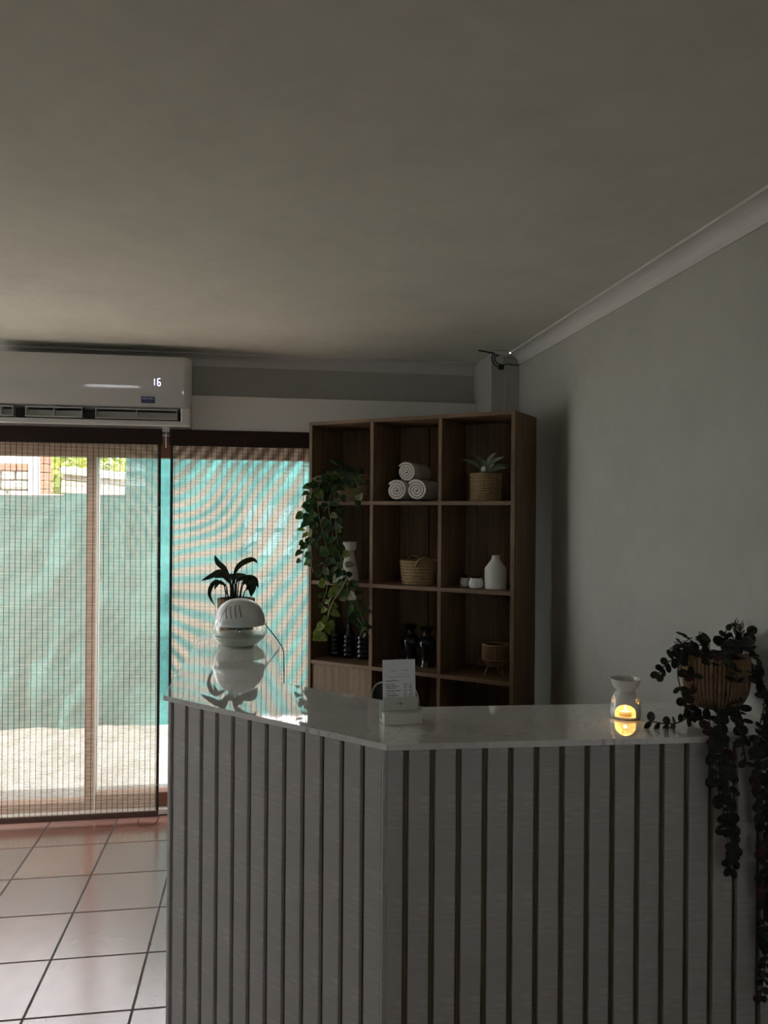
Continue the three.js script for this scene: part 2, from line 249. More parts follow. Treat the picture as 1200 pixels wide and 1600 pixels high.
// ================================================================ woven blinds
function blind(label, x0, x1, zc, yTop, yBot, cover, step, mat, bow) {
  const b = thing('woven_blind', label, 'blind', [0, 0, 0], 0, 'woven reed blinds on the sliding door');
  const pitch = 0.0056, rows = Math.floor((yTop - yBot - 0.03) / pitch), n = Math.ceil((x1 - x0) / step), th = 0.0008;
  const pos = new Float32Array(rows * (n + 1) * 4 * 3), idx = []; let q = 0;
  for (let r = 0; r < rows; r++) { const y = yBot + 0.03 + (r + 0.5) * pitch;
    for (let i = 0; i <= n; i++) { const x = x0 + (x1 - x0) * i / n, h = pitch * cover(x, y) / 2 * rr(0.93, 1.07), z = zc + bow(x, y), wob = 0.0006 * Math.sin(x * 9 + r * 1.7);
      for (const [dy, dz] of [[h, 0], [0, th], [-h, 0], [0, -th]]) { pos[q++] = x; pos[q++] = y + dy + wob; pos[q++] = z + dz; } }
    for (let i = 0; i < n; i++) { const a = (r * (n + 1) + i) * 4; for (let k = 0; k < 4; k++) { const k2 = (k + 1) % 4; idx.push(a + k, a + k2, a + 4 + k2, a + k, a + 4 + k2, a + 4 + k); } } }
  const g = new THREE.BufferGeometry(); g.setAttribute('position', new THREE.BufferAttribute(pos, 3)); g.setIndex(idx); g.computeVertexNormals();
  const w = part('reed_weave', g, mat, b); w.userData.kind = 'stuff';
  const strip = (xa, xb, d) => { const s = new THREE.PlaneGeometry(xb - xa, yTop - yBot, 1, 12), p = s.attributes.position, geos = [];
    const nseg = 12, out = []; for (let k = 0; k < nseg; k++) { const ya = yBot + (yTop - yBot) * k / nseg, yb = yBot + (yTop - yBot) * (k + 1) / nseg, xm = (xa + xb) / 2, z = zc + bow(xm, (ya + yb) / 2); geos.push(box(xa, xb, ya, yb, z + d - 0.0012, z + d + 0.0012)); } return join(geos); };
  for (let x = x0 + 0.022; x < x1 - 0.012; x += 0.0266) { const jx = x + rr(-0.001, 0.001); part('cord', tube([0, 0.25, 0.5, 0.75, 1].map((t) => { const y = yBot + (yTop - yBot) * t; return [jx + 0.0012 * Math.sin(t * 5 + x * 40), y, zc + bow(jx, y) + 0.0015]; }), rr(0.0011, 0.0015), 8, 4), M.cord, b); }
  part('edge_binding', strip(x0, x0 + 0.014, 0.001), M.binding, b);
  part('edge_binding', strip(x1 - 0.014, x1, 0.001), M.binding, b);
  part('valance', rbox(x0 - 0.004, x1 + 0.004, yTop - 0.002, 2.026, zc - 0.012, zc + 0.014, 0.003), M.valance, b);
  part('bottom_bar', rbox(x0, x1, yBot, yBot + 0.032, zc + bow(x0, yBot) - 0.007, zc + bow(x0, yBot) + 0.007, 0.006, 2), M.bar, b);
  return b;
}
const wave = noiseFn(6, 6, 131);
const covL = (x, y) => { const X = x + 0.52, d = Math.hypot(X * 1.3 + 0.5, y - 0.9); const s = Math.sin(2 * Math.PI * (X * 11 - y * 12 + 3 * d * d)); const near = Math.max(0, 1 - Math.abs(X) / 0.34) * Math.max(0, Math.min(1, (y - 0.9) / 0.5)); return 0.44 + 0.045 * s + 0.20 * near * Math.sin(2 * Math.PI * (9.5 * Math.hypot(X + 0.62, y - 1.25) * 1.9)); };
const covR = (x, y) => { const X = (x + 0.485) / 0.76, Y = (1.99 - y) / 0.73; const ph = 11 * X + 11 * Y - 13 * X * Y + 6.5 * X * X * Y + 0.9 * (wave((x + 1) / 2, y / 2) - 0.5) * 2; const s = Math.sin(2 * Math.PI * ph); return 0.46 + 0.33 * Math.sign(s) * Math.pow(Math.abs(s), 0.7); };
blind('wide woven reed blind left of the white counter', -1.44, -0.522, -4.205, 1.948, 0.022, covL, 0.024, M.reedPale, (x, y) => 0.012 * Math.sin((y) * 2.2) * Math.sin(x * 3));
blind('woven reed blind between the door gap and the bookcase', -0.4757, 0.40, -4.2, 1.944, 0.03, covR, 0.011, M.reed, (x, y) => 0.004 * Math.sin(y * 3));
solo('blind_pull_cord', tube([[-0.497, 2.04, -4.2], [-0.4985, 1.98, -4.2], [-0.498, 1.93, -4.2]], 0.0035, 10, 6), M.frameLine, 'short white cord end hanging between the two valances', 'cord');
solo('blind_loop_cord', tube([[-0.62, 0.018, -4.185], [-0.61, 0.004, -4.15], [-0.57, 0.004, -4.14], [-0.53, 0.006, -4.165], [-0.515, 0.03, -4.187]], 0.002, 20, 5), M.cord, 'thin dark cord loop lying under the left blind', 'cord');
// ================================================================ reception counter
const CH = 1.06, P1 = [0.29, -1.817], P2 = [-0.284, -2.384], P3 = [-0.262, -3.56], P4 = [0.078, -3.56], P5 = [0.056, -2.52], P6 = [0.45, -2.155], P7 = [1.313, -2.112], P8 = [1.313, -1.772];
{
  const slab = (pts) => { const s = new THREE.Shape(pts.map(([x, z]) => new THREE.Vector2(x, -z))); const g = new THREE.ExtrudeGeometry(s, { depth: 0.013, bevelEnabled: true, bevelSize: 0.001, bevelThickness: 0.001, bevelSegments: 2 }); g.rotateX(-G4); g.translate(0, CH - 0.014, 0); return mapUV(g); };
  const w = thing('worktop', 'polished pale quartz worktop on the slatted reception counter', 'worktop');
  part('slab', slab([P1, P2, P3, P4, P5, P6]), M.quartz, w);
  part('slab', slab([[P1[0] + 0.0022, P1[1]], [P6[0] + 0.0022, P6[1]], P7, P8]), M.quartz, w);

  const c = thing('reception_counter', 'angled white slatted reception counter with bronze grooves', 'counter');
  const HB = CH - 0.0155, inset = 0.013;
  const slatG = new Map(), slat = (wd) => { const k = wd.toFixed(4); if (!slatG.has(k)) slatG.set(k, [0, 0.37, 0.81].map((d) => mapUV(new RoundedBoxGeometry(wd, HB - 0.004, 0.014, 1, 0.0016).translate(0, HB / 2, 0.007), false, d, d * 1.7))); return slatG.get(k)[Math.floor(rnd() * 3)]; };
  const strip = join([box(-0.0075, 0.0075, 0.003, HB - 0.002, 0, 0.003), box(-0.0042, -0.0022, 0.003, HB - 0.002, 0.003, 0.0065), box(0.0016, 0.0036, 0.003, HB - 0.002, 0.003, 0.0065)]);
  function face(a, b, first, pitch, gap, label) {
    const dx = b[0] - a[0], dz = b[1] - a[1], len = Math.hypot(dx, dz), ux = dx / len, uz = dz / len;
    let ox = -uz, oz = ux; if (oz < 0) { ox = -ox; oz = -oz; }
    const turn = Math.atan2(ox, oz), at = (t, d) => [a[0] + ux * t - ox * (inset + d), 0, a[1] + uz * t - oz * (inset + d)];
    const put = (o, t, d) => { const [x, , z] = at(t, d); o.position.set(x, 0, z); o.rotation.y = turn; };
    const bk = part('backing_panel', box(-len / 2, len / 2, 0.002, HB, -0.016, 0), M.bronze, c); put(bk, len / 2, 0.0145);
    let prev = 0.004;
    for (let t = first; prev < len - 0.01; t += pitch) { const end = Math.min(t - gap / 2, len - 0.004), wd = end - prev;
      if (wd > 0.004) put(part('slat', slat(wd), M.slat, c), prev + wd / 2, 0.014);
      if (t < len - 0.01) put(part('groove_strip', strip, M.bronze, c, 'bronze strip between the slats'), t, 0.0143);
      prev = t + gap / 2; }
  }
  face(P1, P2, 0.0165, 0.0639, 0.0135, 'left');
  face(P1, [P8[0] - 0.001, P8[1] - 0.002], 0.048, 0.0633, 0.0135, 'right');
  part('end_post', rbox(P1[0] - 0.006, P1[0] + 0.006, 0.002, HB, P1[1] - 0.029, P1[1] - 0.017, 0.002), M.slat, c);
  part('side_panel', rbox(P2[0] + 0.014, P2[0] + 0.03, 0.002, HB, P3[1] + 0.02, P2[1] - 0.006, 0.002), M.slat, c);
  part('end_panel', rbox(P3[0] + 0.02, P4[0] - 0.02, 0.002, HB, P3[1] + 0.018, P3[1] + 0.034, 0.002), M.slat, c);
  part('inner_panel', [rbox(P4[0] - 0.04, P4[0] - 0.022, 0.002, HB, P3[1] + 0.036, -2.60, 0.002), rbox(0.5, 1.311, 0.002, HB, -2.09, -2.072, 0.002)], M.slat, c);
}

// ================================================================ air conditioner
{
  const ac = thing('air_conditioner', 'white split air conditioner on the wall above the left blind', 'air conditioner', [-0.86, 2.03, ZB]);
  const W = 0.5;   // half width; local z is the distance from the wall
  const prof = new THREE.Shape(); prof.moveTo(0.002, 0.345); prof.lineTo(0.15, 0.35); prof.lineTo(0.185, 0.33); prof.lineTo(0.198, 0.10); prof.lineTo(0.13, 0.088); prof.lineTo(0.12, 0.03); prof.lineTo(0.17, 0.0); prof.lineTo(0.03, 0.0); prof.lineTo(0.002, 0.02); prof.closePath();
  const bg = new THREE.ExtrudeGeometry(prof, { depth: 2 * W - 0.03, bevelEnabled: true, bevelSize: 0.006, bevelThickness: 0.008, bevelSegments: 2 }); bg.rotateY(-G4); bg.translate(W - 0.015, 0, 0);
  part('body', mapUV(bg), M.acBody, ac);
  const s = new THREE.Shape(), x0 = -W, x1 = W, y0 = 0.098, y1 = 0.347, r = 0.03; s.moveTo(x0 + r, y0); s.lineTo(x1 - r * 0.4, y0); s.quadraticCurveTo(x1, y0, x1, y0 + r * 0.6); s.lineTo(x1, y1 - r); s.quadraticCurveTo(x1, y1, x1 - r, y1); s.lineTo(x0 + r, y1); s.quadraticCurveTo(x0, y1, x0, y1 - r); s.lineTo(x0, y0 + r); s.quadraticCurveTo(x0, y0, x0 + r, y0);
  const sh = new THREE.Shape(s.getPoints(8).flatMap((p, i, a) => { const q = a[(i + 1) % a.length], n = Math.max(1, Math.round(p.distanceTo(q) / 0.02)); return Array.from({ length: n }, (_, k) => p.clone().lerp(q, k / n)); }));
  // convex front: a grid inside the outline, bowed towards the room
  const nx = 60, ny = 24, pos = [], idx = [], fz = (x, y) => { const t = (y - y0) / (y1 - y0), e = Math.max(0, (Math.abs(x) - (W - 0.05)) / 0.05); return 0.212 + 0.249 * (0.27 * t - 0.25 * t * t) - 0.03 * e * e * e; };
  const halfAt = (y) => { const top = y1 - y, bot = y - y0; let d = 0; if (top < r) d = r - Math.sqrt(Math.max(0, r * r - (r - top) ** 2)); if (bot < 0.014) d = Math.max(d, 0.014 - Math.sqrt(Math.max(0, 0.014 ** 2 - (0.014 - bot) ** 2))); return W - d; };
  for (let j = 0; j <= ny; j++) { const t = j / ny, y = y0 + (y1 - y0) * (0.5 - 0.5 * Math.cos(Math.PI * t)) ; const h = halfAt(y); for (let i = 0; i <= nx; i++) { const q = i / nx * 2 - 1, x = h * Math.sign(q) * (1 - (1 - Math.abs(q)) ** 1.6); pos.push(x, y, fz(x, y)); } }
  for (let j = 0; j < ny; j++) for (let i = 0; i < nx; i++) { const a = j * (nx + 1) + i; idx.push(a, a + 1, a + nx + 2, a, a + nx + 2, a + nx + 1); }
  const rim = []; for (let i = 0; i <= nx; i++) rim.push(i); for (let j = 1; j <= ny; j++) rim.push(j * (nx + 1) + nx); for (let i = nx - 1; i >= 0; i--) rim.push(ny * (nx + 1) + i); for (let j = ny - 1; j > 0; j--) rim.push(j * (nx + 1));
  const base = pos.length / 3; rim.forEach((v) => pos.push(pos[3 * v], pos[3 * v + 1], 0.165)); rim.forEach((v, k) => { const k2 = (k + 1) % rim.length; idx.push(v, base + k, base + k2, v, base + k2, rim[k2]); });
  const fg = new THREE.BufferGeometry(); fg.setAttribute('position', new THREE.BufferAttribute(new Float32Array(pos), 3)); fg.setIndex(idx); fg.computeVertexNormals();
  part('front_panel', fg, M.acBody, ac);
  part('vent_cavity', box(-W + 0.02, W - 0.045, 0.03, 0.095, 0.05, 0.135), M.acDark, ac, 'dark air outlet');
  for (const [a, b] of [[-0.47, -0.355], [-0.30, -0.03], [0.03, 0.43]].map(([p, q]) => [p, q])) {
    const v = part('vane', rbox(a, b, 0.032, 0.040, 0.13, 0.2, 0.003), M.acVane, ac); 
    part('vane_edge', rbox(a, b, 0.080, 0.086, 0.186, 0.194, 0.002), M.acBody, v);
    for (let k = 0; k <= 2; k++) { const x = a + 0.003 + (b - a - 0.006) * k / 2; part('fin', rbox(x - 0.002, x + 0.002, 0.04, 0.086, 0.150, 0.194, 0.001), M.acBody, v); }
    part('deflector', rbox(a + 0.004, b - 0.004, 0.038, 0.072, 0.165, 0.168, 0.001), M.acVane, v);
  }
  part('lower_lip', rbox(-W + 0.005, W - 0.005, 0.0, 0.028, 0.10, 0.205, 0.01, 3), M.acBody, ac);
  part('end_cheek', rbox(W - 0.055, W - 0.004, 0.004, 0.1, 0.05, 0.205, 0.012, 3), M.acBody, ac);
  part('end_cheek', rbox(-W + 0.004, -W + 0.03, 0.004, 0.1, 0.05, 0.205, 0.012, 3), M.acBody, ac);
  const led = std({ color: 0x8f8fff, emissive: lin(0.75, 0.72, 1), emissiveIntensity: 1.3 });
  const disp = new THREE.Group(); disp.name = 'digit_display'; disp.position.set(0.335, 0.217, 0); ac.add(disp);
  const seg = (x, y, w, h) => { const z = fz(0.335 + x, 0.217 + y) + 0.0006; return box(x - w / 2, x + w / 2, y - h / 2, y + h / 2, z - 0.001, z); };
  const S = 0.0042; part('digit_one', [seg(-0.0145, 0.0085, S, 0.014), seg(-0.0145, -0.0085, S, 0.014)], led, disp);
  part('digit_six', [seg(0.0005, 0.0085, S, 0.014), seg(0.0005, -0.0085, S, 0.014), seg(0.0135, -0.0085, S, 0.013), seg(0.007, 0.0175, 0.012, S), seg(0.007, 0, 0.012, S), seg(0.007, -0.0175, 0.012, S)], led, disp);
  const cv = document.createElement('canvas'); cv.width = 256; cv.height = 112; const g = cv.getContext('2d'); g.fillStyle = '#1a2252'; g.fillRect(0, 0, 256, 112); g.strokeStyle = '#8f97b8'; g.lineWidth = 3; g.strokeRect(5, 5, 246, 102); g.fillStyle = '#c9cede'; seed = 55;
  for (let k = 0; k < 7; k++) { const x = 22 + k * 31; g.fillRect(x, 18, 5, 34); g.fillRect(x, k % 2 ? 18 : 46, 20, 6); if (k % 3) g.fillRect(x + 16, 18, 5, 34); else g.fillRect(x, 32, 18, 5); } g.fillStyle = '#98a0bd'; for (let k = 0; k < 12; k++) g.fillRect(40 + k * 15, 74, rr(6, 12), 9);
  const tx = new THREE.CanvasTexture(cv); tx.colorSpace = THREE.SRGBColorSpace;
  const lg = new THREE.PlaneGeometry(0.067, 0.033); const st = part('energy_sticker', lg, std({ map: tx, roughness: 0.5 }), ac, 'dark blue rating sticker'); st.position.set(0.288, 0.128, fz(0.288, 0.128) + 0.0022); st.rotation.x = Math.atan((fz(0.288, 0.142) - fz(0.288, 0.114)) / 0.028);
}

// ================================================================ corner cables and box
{
  const r = thing('network_box', 'small box with a lit lamp and loose cables in the ceiling corner', 'router', [1.205, 2.40, -3.90]);
  part('case', rbox(-0.035, 0.035, 0.013, 0.032, -0.04, 0.03, 0.004), M.plastic, r);
  part('indicator_lamp', new THREE.SphereGeometry(0.0035, 10, 8).translate(0.036, 0.022, 0.03), std({ color: 0xffffff, emissive: lin(1, 0.8, 0.75), emissiveIntensity: 2 }), r);
  const ant = part('antenna', tube([[-0.035, 0.022, 0.0], [-0.08, 0.028, 0.005], [-0.125, 0.033, 0.01]], 0.0035, 8, 6), M.black, r);
  part('cable', tube([[-0.03, 0.015, 0.02], [-0.06, 0.0, 0.025], [-0.05, -0.03, 0.02], [-0.02, -0.05, 0.02], [0.0, -0.048, 0.02]], 0.003, 24, 6), M.black, r);
  part('cable', tube([[-0.02, 0.014, 0.02], [-0.045, -0.005, 0.03], [-0.035, -0.03, 0.03], [-0.005, -0.04, 0.03], [0.03, -0.035, 0.03], [0.06, -0.04, 0.03], [0.085, -0.034, 0.028]], 0.003, 30, 6), M.black, r);
  part('plug', rbox(-0.022, 0.004, -0.062, -0.04, 0.01, 0.034, 0.003), M.black, r);
  part('mount_bracket', rbox(-0.02, 0.02, -0.036, 0.013, -0.048, -0.036, 0.002), M.plastic, r);
  solo('cable_trunking', rbox(1.232, 1.248, 2.04, 2.35, -3.949, -3.941, 0.002), M.wall, 'slim painted cable trunking running down the corner pillar', 'trunking');
}

// ================================================================ bookcase
const SA = [0.225, -3.92], SROT = -37.31 * Math.PI / 180, SW = 1.0674, SD = 0.30, STOP = 2.05, LV = [0.872, 1.2647, 1.657], T = 0.018;
const sc = Math.cos(SROT), ss = Math.sin(SROT);
const sp = (u, y, w) => [SA[0] + sc * u - ss * w, y, SA[1] - ss * u - sc * w];     // u along the front, w into the shelf
{
  const b = thing('bookcase', 'tall oak cube bookcase standing across the corner', 'bookcase', [SA[0], 0, SA[1]], SROT);
  const cw = SW / 3;
  part('side_panel', rbox(0, T, 0, STOP, -SD, 0, 0.0015), M.oak, b);
  part('side_panel', rbox(SW - T, SW, 0, STOP, -SD, 0, 0.0015), M.oak, b);
  part('top_panel', rbox(T, SW - T, STOP - T, STOP - 0.001, -SD, -0.001, 0.0015, 1, true), M.oak, b);
  const levels = [0.07, 0.478, ...LV];
  for (const y of levels) part('shelf_board', rbox(T, SW - T, y - T, y, -SD + 0.012, -0.002, 0.0015, 1, true), M.oak, b);
  const tops = [...levels.slice(1).map((y) => y - T), STOP - T];
  for (let k = 1; k < 3; k++) levels.forEach((y, i) => part('divider', rbox(cw * k - T / 2, cw * k + T / 2, y, tops[i], -SD + 0.012, -0.003, 0.0015), M.oak, b));
  for (const [a, e] of [[T, 0.138], [0.141, 0.517], [0.525, 0.78], [0.783, SW - T]]) part('back_board', rbox(a, e, 0.02, STOP - T, -SD, -SD + 0.008, 0.001), M.oakBack, b);
  part('back_batten', box(0.51, 0.535, 0.02, STOP - T, -SD - 0.006, -SD - 0.0005), M.black, b);
  part('plinth', rbox(T, SW - T, 0, 0.05, -0.03, -0.014, 0.0015, 1, true), M.oak, b);
  part('door_panel', rbox(T + 0.002, cw - 0.012, 0.48, LV[0] - T - 0.002, -0.028, -0.012, 0.002), M.oakBack, b, 'paler oak door panel below the dark bottles');
}

// ---- woven baskets: coils of straw with stitches
function coilBasket(name, label, [x, y, z], r0, r1, h, rows, mat, fill, group) {
  const t = thing(name, label, 'basket', [x, y, z], SROT, group), cr = h / rows / 2;
  for (let k = 0; k < rows; k++) { const f = k / (rows - 1), r = r0 + (r1 - r0) * f - cr; const g = new THREE.TorusGeometry(r, cr * 1.04, 7, 44); g.rotateX(G4); g.translate(0, cr * (2 * k + 1), 0); part('coil', mapUV(g), mat, t); }
  const st = []; for (let k = 0; k < rows; k++) { const f = k / (rows - 1), r = r0 + (r1 - r0) * f - cr, n = 26; for (let i = 0; i < n; i++) { const a = (i + (k % 2) * 0.5) / n * 6.283; const g = new THREE.BoxGeometry(0.004, cr * 2.1, 0.0024); g.rotateZ(0.35); g.translate(0, cr * (2 * k + 1), r + cr * 1.02); g.rotateY(a); st.push(g); } }
  part('stitching', join(st), mat, t).userData.kind = 'stuff';
  part('base', cyl(r0 - cr, r0 - cr, 0.006, 32).translate(0, 0.004, 0), mat, t);
  if (fill) part('soil', cyl(r1 - cr * 2, r1 - cr * 2.4, 0.01, 28).translate(0, h * 0.9, 0), M.soil, t);
  return t;
}
const ivy = coilBasket('ivy_basket', 'round straw basket with ivy trailing down the left of the bookcase', sp(0.165, LV[2], 0.145), 0.095, 0.105, 0.135, 10, M.straw, true);
const spiky = coilBasket('straw_planter', 'coiled straw planter with a pale spiky plant on the top shelf', sp(0.883, LV[2], 0.13), 0.070, 0.072, 0.128, 11, M.straw, true);
{ // low open basket with a looped handle
  const b = coilBasket('straw_basket', 'low woven straw basket with side handles on the middle shelf', sp(0.545, LV[1], 0.135), 0.080, 0.092, 0.115, 8, M.straw, false);
  for (const a of [0.75, 0.75 + Math.PI]) part('handle', tube([-0.5, -0.3, 0, 0.3, 0.5].map((q, i) => [0.094 * Math.sin(a + q), [0.085, 0.118, 0.128, 0.118, 0.085][i], 0.094 * Math.cos(a + q)]), 0.005, 16, 6), M.straw, b);
}
// ---- towels
{
  const makeTowel = (r, len, s) => { seed = s; const pts = [], turns = 3.3, n = 120, out = [], inn = []; for (let i = 0; i <= n; i++) { const f = i / n, a = f * turns * 6.283 + 0.6, rad = 0.004 + (r - 0.006) * f * (1 + 0.03 * Math.sin(a * 2 + s)), th = (r - 0.006) / turns * 0.60; out.push([Math.cos(a) * (rad + th / 2), Math.sin(a) * (rad + th / 2)]); inn.push([Math.cos(a) * Math.max(0.0005, rad - th / 2), Math.sin(a) * Math.max(0.0005, rad - th / 2)]); }
    const sh = new THREE.Shape([...out, ...inn.reverse()].map(([a, b]) => new THREE.Vector2(a, b)));
    const g = new THREE.ExtrudeGeometry(sh, { depth: len, steps: 6, bevelEnabled: true, bevelSize: 0.0016, bevelThickness: 0.004, bevelSegments: 2 }); g.translate(0, 0, -len); return mapUV(g); };
  const mk = (label, u, y, w, r, len, s) => { const t = thing('rolled_towel', label, 'towel', sp(u, y, w), SROT + 0.06, 'rolled towels on the top shelf'); part('roll', makeTowel(r, len, s), M.towel, t); part('hem_band', lathe([[r * 1.02, 0], [r * 1.035, 0.004], [r * 1.02, 0.008]], 32).rotateX(-G4).translate(0, 0, -len * 0.42), M.towel, t); };
  mk('left rolled white towel of the bottom pair on the top shelf', 0.476, LV[2] + 0.052, 0.03, 0.049, 0.21, 1);
  mk('right rolled white towel of the bottom pair on the top shelf', 0.581, LV[2] + 0.052, 0.03, 0.049, 0.21, 2);
  mk('rolled white towel lying on top of the other two', 0.530, LV[2] + 0.137, 0.025, 0.045, 0.20, 3);
}
// ---- spiky plant in the straw planter
function strap(pts, wd, fold = 0.25, n = 14, tip = 0.9) {          // a pointed leaf along a curve
  const c = new THREE.CatmullRomCurve3(pts.map((p) => p.isVector3 ? p : V(...p))), pos = [], idx = [];
  for (let i = 0; i <= n; i++) { const t = i / n, p = c.getPoint(t), d = c.getTangent(t), side = V(-d.y, d.x, 0.35 * d.x).normalize().multiplyScalar(wd / 2 * Math.pow(Math.sin(Math.PI * Math.min(1, 0.06 + t * tip)), 0.8)), up = d.clone().cross(side).normalize().multiplyScalar(fold * side.length());
    pos.push(p.x - side.x + up.x, p.y - side.y + up.y, p.z - side.z + up.z, p.x, p.y, p.z, p.x + side.x + up.x, p.y + side.y + up.y, p.z + side.z + up.z); }
  for (let i = 0; i < n; i++) { const a = i * 3; idx.push(a, a + 3, a + 4, a, a + 4, a + 1, a + 1, a + 4, a + 5, a + 1, a + 5, a + 2); }
  const g = new THREE.BufferGeometry(); g.setAttribute('position', new THREE.BufferAttribute(new Float32Array(pos), 3)); g.setIndex(idx); g.computeVertexNormals(); return g;
}
{
  const p = new THREE.Group(); p.name = 'spiky_rosette'; p.position.y = 0.118; spiky.add(p);
  const m = [leafMat(0.22, 0.27, 0.18, 0.2), leafMat(0.12, 0.17, 0.10, 0.2)]; seed = 19;
  part('core', new THREE.SphereGeometry(0.022, 12, 8).scale(1, 0.9, 1).translate(0, 0.005, 0), m[1], p);
  for (let k = 0; k < 17; k++) { const a = k * 2.4, L = rr(0.10, 0.155), e = rr(0.35, 1.15), dx = Math.cos(a), dz = Math.sin(a) * 0.9; part('leaf', strap([[dx * 0.008, 0, dz * 0.008], [dx * L * 0.45 * Math.cos(e), L * 0.5 * Math.sin(e) + 0.012, dz * L * 0.45 * Math.cos(e)], [dx * L * Math.cos(e * 0.8), L * 0.8 * Math.sin(e) + 0.004, dz * L * Math.cos(e * 0.8)]], 0.019, 0.3, 10, 0.94), m[k % 2], p); }
  part('centre_bud', lathe(smoothProf([[0.001, 0], [0.014, 0.008], [0.013, 0.022], [0.001, 0.034]], 12), 16).translate(0, 0.012, 0.02), M.matteWhite, p, 'pale bud');
}
// ---- white ceramics
const wBone = thing('white_vase', 'white candle stand with a cup top behind the ivy', 'vase', sp(0.168, LV[1], 0.12), SROT);
part('body', lathe(smoothProf([[0.0, 0.0], [0.046, 0.001], [0.047, 0.006], [0.040, 0.05], [0.030, 0.10], [0.0225, 0.138], [0.024, 0.146], [0.031, 0.152], [0.034, 0.165], [0.0345, 0.192]], 50).concat([[0.030, 0.192], [0.029, 0.17], [0, 0.165]])), M.matteWhite, wBone);
const wBot = thing('white_vase', 'white bottle shaped vase on the middle shelf', 'vase', sp(0.946, LV[1], 0.10), SROT);
part('body', lathe(smoothProf([[0, 0], [0.044, 0.001], [0.049, 0.008], [0.050, 0.06], [0.049, 0.088], [0.043, 0.1], [0.030, 0.117], [0.021, 0.130], [0.018, 0.144], [0.019, 0.150]], 60).concat([[0.016, 0.150], [0.015, 0.13], [0.0, 0.1]])), M.matteWhite, wBot);
function cupPot(label, u, w, r, h, flower, col) {
  const t = thing('ribbed_pot', label, 'pot', sp(u, LV[1], w), SROT, 'small ribbed pots');
  const g = lathe(smoothProf([[0, 0], [r * 0.75, 0.001], [r, h * 0.25], [r * 1.02, h * 0.55], [r * 0.82, h * 0.97]], 24).concat([[r * 0.72, h * 0.97], [r * 0.7, h * 0.8], [0, h * 0.78]]), 72), q = g.attributes.position;
  for (let i = 0; i < q.count; i++) { const x = q.getX(i), z = q.getZ(i), a = Math.atan2(z, x), rad = Math.hypot(x, z), f = 1 + 0.045 * Math.cos(a * 16 + q.getY(i) * 40) * (rad > r * 0.74 ? 1 : 0); q.setX(i, x * f); q.setZ(i, z * f); } g.computeVertexNormals();
  part('pot', g, M.ceramic, t);
  const lm = std({ color: lin(...col), roughness: 0.9 }); seed = 90 + Math.round(u * 100); const gs = [];
  for (let k = 0; k < 26; k++) { const a = rr(0, 6.28), rad = rr(0, r * 0.8), l = rr(0.015, 0.026); const c = new THREE.ConeGeometry(0.0045, l, 5); c.translate(0, l / 2, 0); c.rotateZ(rr(-0.7, 0.7)); c.rotateX(rr(-0.6, 0.6)); c.translate(Math.cos(a) * rad, h * 0.86, Math.sin(a) * rad); gs.push(c); }
  part('plant_tuft', gs, lm, t, flower);
}
cupPot('smaller ribbed white pot with a dark plant on the middle shelf', 0.792, 0.115, 0.0225, 0.042, 'dark green tuft', [0.015, 0.02, 0.012]);
cupPot('ribbed white pot with a dark red plant on the middle shelf', 0.862, 0.075, 0.031, 0.047, 'dark red tuft', [0.07, 0.012, 0.014]);
// ---- black bottles and vases
for (const [u, lab] of [[0.066, 'leftmost of three ringed black bottles below the ivy'], [0.148, 'middle of three ringed black bottles below the ivy'], [0.230, 'rightmost of three ringed black bottles below the ivy']]) {
  const t = thing('black_bottle', lab, 'bottle', sp(u, LV[0], 0.15), SROT, 'ringed black bottles');
  const pr = [[0, 0], [0.030, 0.001]]; for (let k = 0; k < 5; k++) { const y = 0.006 + k * 0.023; pr.push([0.033, y], [0.035, y + 0.009], [0.033, y + 0.019], [0.028, y + 0.021]); } pr.push([0.026, 0.128], [0.014, 0.142], [0.012, 0.165], [0.015, 0.168], [0.015, 0.176], [0, 0.176]);
  part('body', lathe(pr, 36), M.gloss, t); part('neck_cap', cyl(0.0125, 0.0125, 0.012, 20).translate(0, 0.182, 0), M.black, t);
}
for (const [u, w, h, lab] of [[0.500, 0.14, 0.190, 'left of two glossy black flared vases behind the menu card'], [0.588, 0.135, 0.186, 'right of two glossy black flared vases behind the menu card']]) {
  const t = thing('black_vase', lab, 'vase', sp(u, LV[0], w), SROT, 'glossy black vases'), k = h / 0.19;
  part('body', lathe(smoothProf([[0, 0], [0.032, 0.001], [0.034, 0.006], [0.027, 0.03], [0.030, 0.062], [0.0425, 0.105], [0.040, 0.128], [0.022, 0.148], [0.018, 0.162], [0.024, 0.178], [0.038, 0.189]].map(([r, y]) => [r, y * k]), 60).concat([[0.034, 0.189 * k], [0.016, 0.165 * k], [0, 0.12 * k]])), M.gloss, t);
  const gs = []; seed = 31; for (let i = 0; i < 16; i++) { const a = i * 0.9, y = 0.10 + 0.02 * Math.sin(i * 1.7); const g = new THREE.TorusGeometry(0.006, 0.0014, 5, 10); g.translate(0, y * k, 0.0435); g.rotateY(a); gs.push(g); } part('relief_band', gs, M.gloss, t);
}
